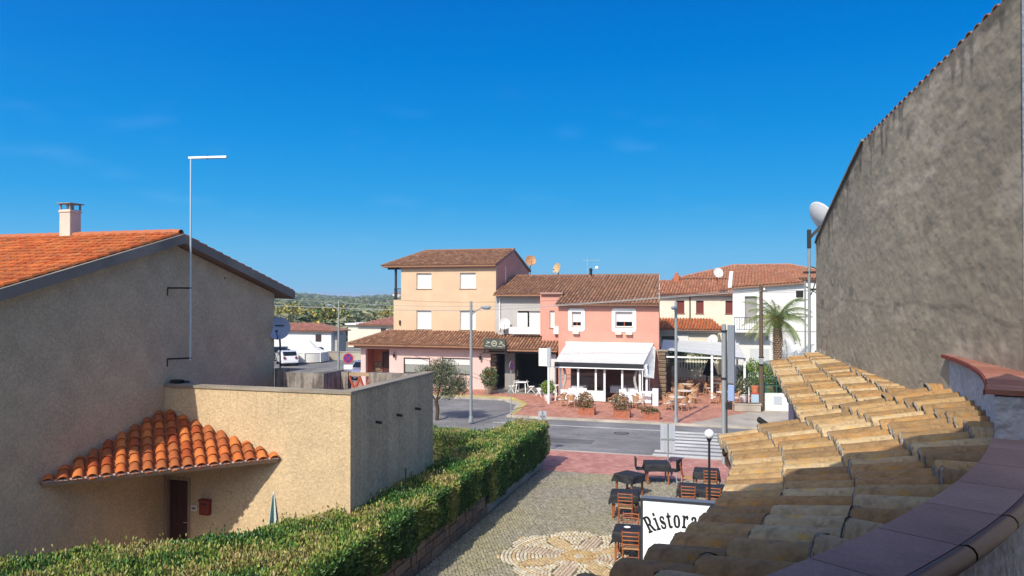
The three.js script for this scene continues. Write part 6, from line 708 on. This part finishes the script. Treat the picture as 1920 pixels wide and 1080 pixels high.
{ // olive tree on the verge
  const o = thing('olive_tree', 'small grey-green olive tree with forked trunk on the near verge', 'tree', -16.35, 0, -39.3); const limbs = [[[0, -0.1, 0], [0.05, 0.5, 0], [-0.02, 0.95, 0.05]], [[-0.02, 0.95, 0.05], [-0.35, 1.4, 0], [-0.6, 2.2, 0.1]], [[-0.02, 0.95, 0.05], [0.5, 1.5, 0.1], [1.3, 2.2, 0]], [[-0.02, 0.95, 0], [0.1, 1.7, -0.2], [0.2, 2.7, -0.3]], [[0.5, 1.5, 0.1], [0.7, 2.0, 0.4], [0.8, 2.6, 0.5]]];
  part(o, 'trunk', [tube(limbs[0], 0.11, 8)], M.bark); limbs.slice(1).forEach(l => part(o, 'limb', tube(l, 0.05, 7), M.bark));
  [[0.35, 2.15, 0, 1.25, 0.8, 1.0, 5200], [-0.55, 2.35, 0, 0.75, 0.6, 0.7, 2300], [1.35, 1.85, 0.1, 0.65, 0.6, 0.6, 1900], [0.3, 2.85, -0.1, 0.8, 0.5, 0.7, 2000], [0.75, 1.45, 0.2, 0.5, 0.35, 0.5, 800]].forEach(([x, y, z, a, b, c, n], i) => { const l = clumpLeaves(n, a, b, c, 40 + i, olivePal, [0.09, 0.02], 0.85, 0.5); l.name = 'crown'; l.position.set(x, y, z); o.add(l); });
}
{ // oleander beside it, potted flowers
  const pot = (label, x, t, r, h, m = M.terracottaPot) => { const p = thing('flower_pot', label, 'flower pot', x, 0.012, -t); part(p, 'pot', new THREE.LatheGeometry([[0, 0], [r * 0.7, 0], [r, h], [r * 1.06, h], [r * 1.06, h * 0.9], [r * 0.9, h * 0.88], [0, h * 0.86]].map(q => new THREE.Vector2(...q)), 22), m); return p; };
  pot('grey stone flower pot on the plaza behind the olive tree', -16.9, 49.9, 0.34, 0.55, M.capConcrete); bush('shrub', 'dark leafy shrub in the grey pot behind the street lamp', 'shrub', -16.9, 0.5, -49.9, [0.6, 0.7, 0.6], 1400, 60, greenPal, [0.1, 0.03]);
  pot('white square flower pot beside the light box sign post', -12.2, 47.8, 0.3, 0.5, M.white); bush('shrub', 'bright green round shrub in white pot by the light box sign', 'shrub', -12.2, 0.45, -47.8, [0.45, 0.45, 0.45], 1300, 61, limePal, [0.09, 0.035]);
  const f = thing('flower_stand', 'tall white stand heaped with orange and red flowers at the bar pillar', 'flowers', -17.35, 0.012, -51.3); part(f, 'stand', new THREE.LatheGeometry([[0, 0], [0.17, 0], [0.1, 0.3], [0.07, 0.6], [0.17, 0.95], [0, 0.93]].map(q => new THREE.Vector2(...q)), 16), M.white); const fl = clumpLeaves(420, 0.42, 0.24, 0.36, 62, C3(['#d1561f', '#c8331f', '#d98a2c', '#4d6a2c']), [0.1, 0.05], 0.5); fl.name = 'blossoms'; fl.position.y = 1.2; f.add(fl); const f2 = clumpLeaves(180, 0.2, 0.32, 0.2, 63, C3(['#c8331f', '#d9d0c4', '#a8522c']), [0.09, 0.04], 0.5); f2.name = 'trailing_flowers'; f2.position.y = 0.65; f.add(f2);
  const tubs = [[-8.7, 43.0, 'with tall plants facing the light box', 0.5], [-6.65, 42.65, 'with tall leafy plants facing the veranda doorway', 0.55], [-5.0, 42.45, 'with low dry plants nearest the zebra crossing', 0.18]]; let base;
  tubs.forEach(([x, t, w, hh], i) => { const lab = 'terracotta trough ' + w; if (!base) { base = thing('planter_trough', lab, 'planter', x, 0.012, -t, 0, 'terracotta troughs along the kerb'); part(base, 'trough', [box(-0.46, 0.46, 0, 0.36, -0.2, -0.16), box(-0.46, 0.46, 0, 0.36, 0.16, 0.2), box(-0.46, -0.42, 0, 0.36, -0.16, 0.16), box(0.42, 0.46, 0, 0.36, -0.16, 0.16), box(-0.42, 0.42, 0, 0.3, -0.16, 0.16)], M.terracottaPot); part(base, 'rim', [box(-0.48, 0.48, 0.36, 0.4, -0.22, -0.15), box(-0.48, 0.48, 0.36, 0.4, 0.15, 0.22), box(-0.48, -0.42, 0.36, 0.4, -0.15, 0.15), box(0.42, 0.48, 0.36, 0.4, -0.15, 0.15)], M.terracottaPot); } else dup(base, x, 0.012, -t, 0, lab); bush('trough_plant', 'bushy dry green plant in the trough ' + w, 'plant', x - 0.1, 0.3, -t, [0.5, hh, 0.26], 600, 64 + i, dryPal, [0.11, 0.03]); });
  const tr = thing('stone_trough', 'long pale stone trough planter at the edge of the patio', 'planter', 0.0, 0.012, -46.9, R(8)); part(tr, 'trough', rbox(-0.75, 0.75, 0, 0.42, -0.25, 0.25, 0.04), M.pavement); part(tr, 'rim', rbox(-0.78, 0.78, 0.4, 0.48, -0.28, 0.28, 0.02), M.pavement); part(tr, 'soil', box(-0.7, 0.7, 0.47, 0.49, -0.2, 0.2), M.soil);
  bush('shrub', 'pale leafy shrub in white pot beside the canopy post', 'shrub', -0.25, 0.45, -50.6, [0.55, 0.6, 0.5], 900, 68, olivePal, [0.13, 0.035]); pot('white flower pot beside the canopy post', -0.25, 50.6, 0.28, 0.55, M.white);
}
{ // palm
  const o = thing('palm_tree', 'feathery palm tree with diamond-patterned trunk in front of the white house', 'palm tree', 2.05, 0, -57), H = 4.7; part(o, 'trunk', rod([0, 0, 0], [0, H, 0], 0.3, 0.26, 14), mt('#8d7660', { map: tx.wood })); const sc = [], rnd = seeded(90); for (let k = 0; k < 29; k++) for (let i = 0; i < 9; i++) { const a = (i + (k % 2) * 0.5) / 9 * 6.283; sc.push(new THREE.ConeGeometry(0.1, 0.2, 4).scale(1, 1, 0.5).rotateX(-0.5).translate(0, 0.1 + k * 0.155, 0.27).rotateY(a)); } part(o, 'leaf_scars', sc, mt('#a8927a', { map: tx.wood }), { kind: 'stuff' }); part(o, 'crown_shaft', new THREE.SphereGeometry(0.42, 16, 10).scale(1, 1.25, 1).translate(0, H + 0.2, 0), mt('#7f7a38', { map: tx.wood }));
  const pal = C3(['#728246', '#828e50', '#959858', '#66763c']); for (let k = 0; k < 32; k++) { const a = k * 2.4, el = k < 10 ? 1.15 - 0.06 * (k % 5) : k < 22 ? 0.62 + 0.1 * ((k % 4) - 1) : 0.05 - 0.1 * (k % 3), L = 2.1 + rnd() * 1.2, n = 12, pts = []; let p = V3(0, H + 0.35, 0), dir = V3(Math.cos(a) * Math.cos(el), Math.sin(el), Math.sin(a) * Math.cos(el)); for (let i = 0; i <= n; i++) { pts.push(p.clone()); p = p.clone().addScaledVector(dir, L / n); dir.y -= 0.1 + 0.05 * (k % 3) * 0.6; dir.normalize(); }
    const gs = [tube(pts, 0.022, 5, 14)], cv = new THREE.CatmullRomCurve3(pts); const v = []; for (let i = 0; i < 50; i++) { const f = 0.1 + 0.9 * i / 50, c = cv.getPoint(f), tg = cv.getTangent(f), sd = V3().crossVectors(tg, V3(0, 1, 0)).normalize(), ll = 0.68 * Math.sin(Math.PI * Math.pow(f, 0.6)) + 0.12; for (const s of [-1, 1]) { const tip = c.clone().addScaledVector(sd, s * ll * 0.8).addScaledVector(tg, ll * 0.5).add(V3(0, -ll * (0.35 + 0.4 * rnd()) + (rnd() - 0.5) * 0.15, 0)), w = tg.clone().multiplyScalar(0.015); v.push(...c.clone().sub(w).toArray(), ...c.clone().add(w).toArray(), ...tip.toArray()); } } const lf = new THREE.BufferGeometry(); lf.setAttribute('position', new THREE.Float32BufferAttribute(v, 3)); lf.computeVertexNormals(); const m = pal[k % 4]; part(o, 'frond', merge([metric(gs[0].toNonIndexed()), metric(lf)]), mt(m, { phys: true, side: THREE.DoubleSide, roughness: 0.6, transmission: 0.15, thickness: 0 })); }
}
{ // canopy over the patio, fence, shrubs and dark furniture behind
  const c = thing('patio_canopy', 'flat white fabric canopy on slim posts over the patio', 'canopy', -3, 0, -56); const sh = [[-5.5, 3.15, -51.9], [-0.05, 2.72, -51.9], [-0.6, 3.2, -60], [-6.2, 3.36, -60]], n = 16, pos = [], idx = []; for (let k = 0; k < 2; k++) for (let i = 0; i <= n; i++) for (let j = 0; j <= n; j++) { const u = i / n, w = j / n, q = [0, 1, 2].map(a => mix(mix(sh[0][a], sh[1][a], u), mix(sh[3][a], sh[2][a], u), w)); q[1] += -0.08 * Math.abs(Math.sin(w * Math.PI * 4)) + 0.02 * perlin.noise(u * 6, w * 6, 3) - k * 0.02; pos.push(...q); } const row = n + 1; for (let k = 0; k < 2; k++) for (let i = 0; i < n; i++) for (let j = 0; j < n; j++) { const A = k * row * row + i * row + j, B = A + row; idx.push(A, B, A + 1, B, B + 1, A + 1); } const g = new THREE.BufferGeometry(); g.setAttribute('position', new THREE.Float32BufferAttribute(pos, 3)); g.setIndex(idx); g.computeVertexNormals(); wpart(c, 'fabric', metric(g), M.pvc);
  for (const [x, t, h] of [[-2.2, 52.0, 2.84], [-0.15, 52.2, 2.72], [-5.3, 52.0, 3.1], [-0.7, 59.8, 3.15], [-6.0, 59.8, 3.3]]) wpart(c, 'post', bt(x - 0.07, x + 0.07, 0, h, t - 0.07, t + 0.07), M.white); wpart(c, 'beam', [bt(-5.4, -0.1, 2.62, 2.72, 52.05, 52.15)], M.white);
  const bw = thing('brown_fence', 'dark brown board fence along the shaded side of the patio', 'fence', -5.3, 0, -57); for (let k = 0; k < 16; k++) wpart(bw, 'board', bt(-5.45, -5.4, 0, 1.9, 52.2 + k * 0.4, 52.57 + k * 0.4), M.brownWood); wpart(bw, 'rail', bt(-5.39, -5.34, 1.5, 1.6, 52.2, 58.6), M.darkWood);
  const gt = thing('white_fence', 'white slatted gate and fence at the back of the patio', 'fence', -3.5, 0, -62); for (let k = 0; k < 14; k++) wpart(gt, 'slat', bt(-5.2 + k * 0.22, -5.1 + k * 0.22, 0.1, 1.7, 62.0, 62.04), M.yellowWall); wpart(gt, 'rail', [bt(-5.3, -2.1, 1.5, 1.6, 62.05, 62.1), bt(-5.3, -2.1, 0.3, 0.4, 62.05, 62.1)], M.yellowWall);
  bush('shrub', 'dark green shrub mass under the back of the canopy', 'shrub', -4.2, 0.9, -63, [1.9, 0.95, 0.6], 4200, 70, greenPal, [0.14, 0.05]); bush('shrub', 'sunlit yellow-green hedge shrub beside the canopy post', 'shrub', 0.6, 0.2, -58, [1.3, 0.95, 0.6], 3200, 71, limePal, [0.12, 0.045]); bush('shrub', 'dark green shrub behind the green railing below the palm', 'shrub', 2.6, 0.2, -56, [1.2, 0.8, 0.6], 2400, 72, greenPal, [0.12, 0.045]);
  const up = thing('closed_parasol', 'dark closed parasol standing among the shaded patio tables', 'parasol', -2.6, 0.012, -58.6); part(up, 'pole', rod([0, 0, 0], [0, 2.6, 0], 0.03), M.iron); part(up, 'canopy', new THREE.ConeGeometry(0.55, 1.6, 12).translate(0, 1.7, 0), M.blackFabric); part(up, 'base', new THREE.CylinderGeometry(0.3, 0.33, 0.1, 16).translate(0, 0.05, 0), M.capConcrete);
  const dt = thing('dark_table', 'dark wooden table in the shade at the back of the patio', 'table', -2.2, 0.012, -60.0); part(dt, 'tabletop', rbox(-0.8, 0.8, 0.7, 0.75, -0.45, 0.45, 0.02), M.brownWood); for (const [a, b] of [[-1, -1], [1, -1], [-1, 1], [1, 1]]) part(dt, 'leg', bar([a * 0.7, 0, b * 0.38], [a * 0.7, 0.7, b * 0.38], 0.08, 0.08), M.brownWood);
  // low white wall, green railing, bin
  const lw = thing('low_white_wall', 'low white wall at the corner beside the utility pole', 'wall', 1.9, 0, -48.3); wpart(lw, 'wall', wallF([[1.0, 0], [4.5, 0], [4.5, 1.1], [1.0, 1.0]], 47.7, 0.2), M.whiteWall); wpart(lw, 'meter_door', bt(1.5, 1.95, 0.4, 0.85, 47.67, 47.69), M.aluminium);
  const gr = thing('green_railing', 'green metal railing running back beside the white fence and lawn', 'railing', 1.4, 0, -52); for (let k = 0; k < 9; k++) wpart(gr, 'post', rod([1.0 - k * 0.12, 0, -48.2 - k * 1.1], [1.0 - k * 0.12, 1.55, -48.2 - k * 1.1], 0.03), M.greenPaint); for (const y of [0.5, 1.0, 1.5]) wpart(gr, 'rail', rod([1.0, y, -48.2], [0.04, y, -57], 0.02), M.greenPaint); const g2 = thing('green_railing', 'green metal railing on top of the low white wall', 'railing', 2.5, 1.05, -47.8); for (let k = 0; k < 7; k++) part(g2, 'post', rod([-1.4 + k * 0.55, 0, 0], [-1.4 + k * 0.55, 0.85, 0], 0.025), M.greenPaint); for (const y of [0.4, 0.82]) part(g2, 'rail', rod([-1.4, y, 0], [2.0, y, 0], 0.02), M.greenPaint);
  const lawn = struct('lawn', prism([[0.9, 48.2], [9, 48.2], [9, 58], [-0.1, 58]], 0.0, 0.05), mt('#4f6a34', { map: tx.concrete, roughness: 1 }));
  const bn = thing('litter_bin', 'pale blue litter bin with orange flower pot on top beside the utility pole', 'bin', 0.45, 0.004, -47.6); part(bn, 'body', rbox(-0.22, 0.22, 0, 1.0, -0.2, 0.2, 0.03), mt('#9fb3bf', { roughness: 0.5 })); part(bn, 'band', rbox(-0.23, 0.23, 0.95, 1.03, -0.21, 0.21, 0.015), mt('#a33a2c')); part(bn, 'pot', new THREE.CylinderGeometry(0.24, 0.18, 0.4, 16).translate(0, 1.23, 0), mt('#c77a52', { map: tx.clay })); const wf = thing('white_picket', 'short white picket fence panel between the patio and the litter bin', 'fence', 0.1, 0.01, -48.6); for (let k = 0; k < 5; k++) part(wf, 'picket', box(-0.02, 0.02, 0, 1.15, -0.6 + k * 0.28, -0.5 + k * 0.28), M.white); part(wf, 'rail', [box(0.02, 0.05, 0.3, 0.37, -0.65, 0.65), box(0.02, 0.05, 0.85, 0.92, -0.65, 0.65)], M.white);
}
// ---------------------------------------------------------------- parked cars
function car(label, x, t, turn, paint) {
  const c = thing('parked_car', label, 'car', x, -0.09, -t, turn, 'cars in the car park'); const m = mt(paint, { phys: true, clearcoat: 0.7, clearcoatRoughness: 0.1, roughness: 0.4, metalness: 0.1 });
  const s = new THREE.Shape(); s.moveTo(-2.0, 0.3); s.lineTo(-2.05, 0.62); s.quadraticCurveTo(-1.9, 0.85, -1.2, 0.92); s.lineTo(-0.55, 1.36); s.quadraticCurveTo(0.4, 1.5, 1.25, 1.4); s.lineTo(1.85, 0.95); s.lineTo(1.98, 0.6); s.lineTo(1.95, 0.3); s.lineTo(1.62, 0.28); s.absarc(1.25, 0.3, 0.36, 0, Math.PI, false); s.lineTo(-0.9, 0.26); s.absarc(-1.26, 0.3, 0.36, 0, Math.PI, false); s.closePath(); part(c, 'body', extr(s, 1.5, 0.07, 10).translate(0, 0, -0.75), m);
  const side = new THREE.Shape([[-0.95, 0.97], [-0.45, 1.32], [0.35, 1.4], [1.15, 1.33], [1.5, 0.97]].map(p => new THREE.Vector2(...p))); for (const z of [-0.835, 0.815]) part(c, 'side_window', extr(side, 0.02).translate(0, 0, z), M.darkGlass); part(c, 'windscreen', bar([-1.15, 0.98, 0], [-0.6, 1.35, 0], 0.03, 1.3), M.darkGlass); part(c, 'rear_window', bar([1.82, 1.02, 0], [1.36, 1.36, 0], 0.05, 1.25), M.darkGlass);
  for (const wx of [-1.26, 1.25]) for (const z of [-0.78, 0.78]) { const w = part(c, 'wheel', new THREE.CylinderGeometry(0.31, 0.31, 0.2, 22).rotateX(rot90).translate(wx, 0.31, z * 0.94), M.tyre); part(w, 'rim', new THREE.CylinderGeometry(0.19, 0.19, 0.03, 16).rotateX(rot90).translate(wx, 0.31, z * 0.94 + Math.sign(z) * 0.1), M.chrome); }
  for (const z of [-0.55, 0.55]) { part(c, 'headlight', rbox(-2.1, -1.98, 0.6, 0.74, z - 0.16, z + 0.16, 0.04), M.aluminium); part(c, 'tail_light', rbox(1.96, 2.06, 0.72, 0.95, z - 0.1, z + 0.1, 0.03), mt('#8e1d1a', { roughness: 0.3 })); } part(c, 'bumper', [rbox(-2.14, -1.9, 0.3, 0.5, -0.74, 0.74, 0.06), rbox(1.88, 2.08, 0.3, 0.52, -0.74, 0.74, 0.06)], m); for (const z of [-0.9, 0.9]) part(c, 'mirror', rbox(-0.85, -0.68, 0.95, 1.07, z - 0.09, z + 0.09, 0.03), m); return c;
}
car('white hatchback parked in the car park before the marquee', -43.5, 66.2, R(-48), '#d9dadb'); car('black car parked behind the white hatchback', -47.5, 71, R(-60), '#26282b'); car('grey car parked by the house gable corner', -49.2, 65.5, R(-40), '#5d6468'); car('black car parked in front of the marquee tent', -43.4, 71, R(-52), '#1f2326'); car('silver lilac car parked beside the car park lamp', -30.3, 57.5, R(95), '#8f8a9a');
{ // car park trees, low wall, far palm
  const w = thing('car_park_wall', 'low pale wall along the far edge of the car park', 'wall', -38, -0.1, -73); wpart(w, 'wall', bt(-48, -31, -0.1, 0.75, 72.5, 72.8), M.pavement); wpart(w, 'wall_cap', bt(-48.1, -30.9, 0.755, 0.82, 72.45, 72.85), M.pavement);
  [[-46.5, 63.5, 1.3, 1.1, olivePal, 'grey-green olive shrub beside the parked cars'], [-44.5, 58.5, 1.2, 1.7, greenPal, 'dark green tree beside the gable corner'], [-33.2, 78, 1.4, 1.3, olivePal, 'grey olive tree behind the car park lamp'], [-37.5, 86, 2.0, 1.5, limePal, 'leafy green tree before the cream bungalow']].forEach(([x, t, r, h, p, l], i) => { const o = thing('car_park_tree', l, 'tree', x, -0.1, -t); part(o, 'trunk', rod([0, 0, 0], [0.1, h + 0.2, 0], 0.12, 0.07), M.bark); const c = clumpLeaves(2600, r, h * 0.75, r, 200 + i, p, [0.2, 0.06], 0.7, 0.4); c.name = 'crown'; c.position.y = h + 0.5; o.add(c); });
  const d = thing('dead_palm', 'thin dark palm stump standing before the cream bungalow', 'palm tree', -38.3, -0.1, -80); part(d, 'trunk', rod([0, 0, 0], [0, 4.6, 0], 0.16, 0.2), M.bark); part(d, 'leaf_stubs', Array.from({ length: 9 }, (_, k) => rod([0, 4.4, 0], [Math.cos(k * 0.7) * 0.8, 4.9 - (k % 3) * 0.3, Math.sin(k * 0.7) * 0.8], 0.05, 0.01)), mt('#6a6a48'));
}
// ---------------------------------------------------------------- wooded valley behind the town
{
  const clump = (() => { const rnd = seeded(300), v = [], n = 150; for (let i = 0; i < n; i++) { const a = rnd() * 6.283, b = Math.acos(1 - 1.5 * rnd()), r = (0.72 + 0.28 * rnd()) * (1 + 0.25 * perlin.noise(Math.cos(a) * 2, b * 2, Math.sin(a) * 2)), c = V3(Math.sin(b) * Math.cos(a) * r, 0.5 + Math.cos(b) * r * 0.62, Math.sin(b) * Math.sin(a) * r); for (let k = 0; k < 3; k++) v.push(c.x + (rnd() - 0.5) * 0.5, c.y + (rnd() - 0.5) * 0.36, c.z + (rnd() - 0.5) * 0.5); } const g = new THREE.BufferGeometry(); g.setAttribute('position', new THREE.Float32BufferAttribute(v, 3)); g.computeVertexNormals(); return g; })();
  const rnd = seeded(301), list = [], g = C3(['#626f4c', '#6f7a55', '#586548', '#7f8662', '#8d8d6c', '#737a5a']), o = new THREE.Object3D();
  for (let i = 0; i < 5200; i++) { const az = R(mix(-52, -14, rnd())), d = 112 + 1150 * Math.pow(rnd(), 1.7), x = Math.sin(az) * d, z = -Math.cos(az) * d; if (perlin.noise(x / 55, 6, z / 55) < -0.22 && d > 160) continue; if (x > -62 && x < -30 && z > -104) continue; const s = (1.5 + 2.4 * rnd()) * (d > 500 ? 1.15 : 1); list.push([x, landHeight(x, z) - 0.3, z, s, s * (0.6 + 0.5 * rnd()), g[Math.floor(rnd() * 6)].clone().multiplyScalar(0.75 + 0.5 * rnd())]); }
  const im = new THREE.InstancedMesh(clump, mt('#ffffff', { side: THREE.DoubleSide, roughness: 0.95 }), list.length); list.forEach(([x, y, z, s, h, c], i) => { o.position.set(x, y, z); o.rotation.set(0, i * 2.4, 0); o.scale.set(s, h, s); o.updateMatrix(); im.setMatrixAt(i, o.matrix); im.setColorAt(i, c); }); im.name = 'woodland'; im.userData = { kind: 'stuff', label: 'far-off mixed green woodland covering the low hills behind the town', category: 'woodland' }; im.castShadow = im.receiveShadow = true; scene.add(im);
  // flowering mimosas
  [[-70, 108, 3.4], [-66, 112, 3.0], [-62.5, 107, 3.3], [-78, 112, 3.2], [-54, 112, 2.8], [-51, 108, 2.6], [-57, 118, 3.0], [-44, 116, 2.6], [-48, 122, 2.8], [-40, 112, 2.4]].forEach(([x, t, r], i) => { const m = thing('mimosa_tree', 'yellow flowering mimosa tree behind the car park houses', 'tree', x, -0.16, -t, 0, 'mimosa trees in flower'); part(m, 'trunk', rod([0, 0, 0], [0.2, r * 0.8, 0], 0.16, 0.08), M.bark); const c = clumpLeaves(1500, r, r * 0.75, r, 400 + i, i % 3 === 2 ? mimosaPal.concat(greenPal) : mimosaPal, [0.5, 0.18], 0.6, 0.4); c.name = 'crown'; c.position.y = r * 0.9; m.add(c); });
  [[-560, 830, 0], [-380, 800, 1], [-350, 810, 2], [-420, 560, 3]].forEach(([x, t, i]) => { const y = landHeight(x, -t), hz = thing('far_farmhouse', ['tiny pale farmhouse on the left part of the distant hill', 'tiny white farmhouse high on the wooded hill', 'tiny cream farmhouse among trees on the wooded hill', 'tiny white farmhouse halfway down the wooded valley'][i], 'house', x, y, -t); part(hz, 'wall', box(-6, 6, 0, 5, -4, 4), M.brightWall); part(hz, 'roof', new THREE.CylinderGeometry(0.1, 6.6, 2.4, 4, 1).rotateY(Math.PI / 4).scale(1.3, 1, 0.9).translate(0, 6.2, 0), mt('#a86a52')); });
}
scene.fog = new THREE.FogExp2(new THREE.Color('#bcd6ea'), 0.00034);
renderer.render(scene, camera);
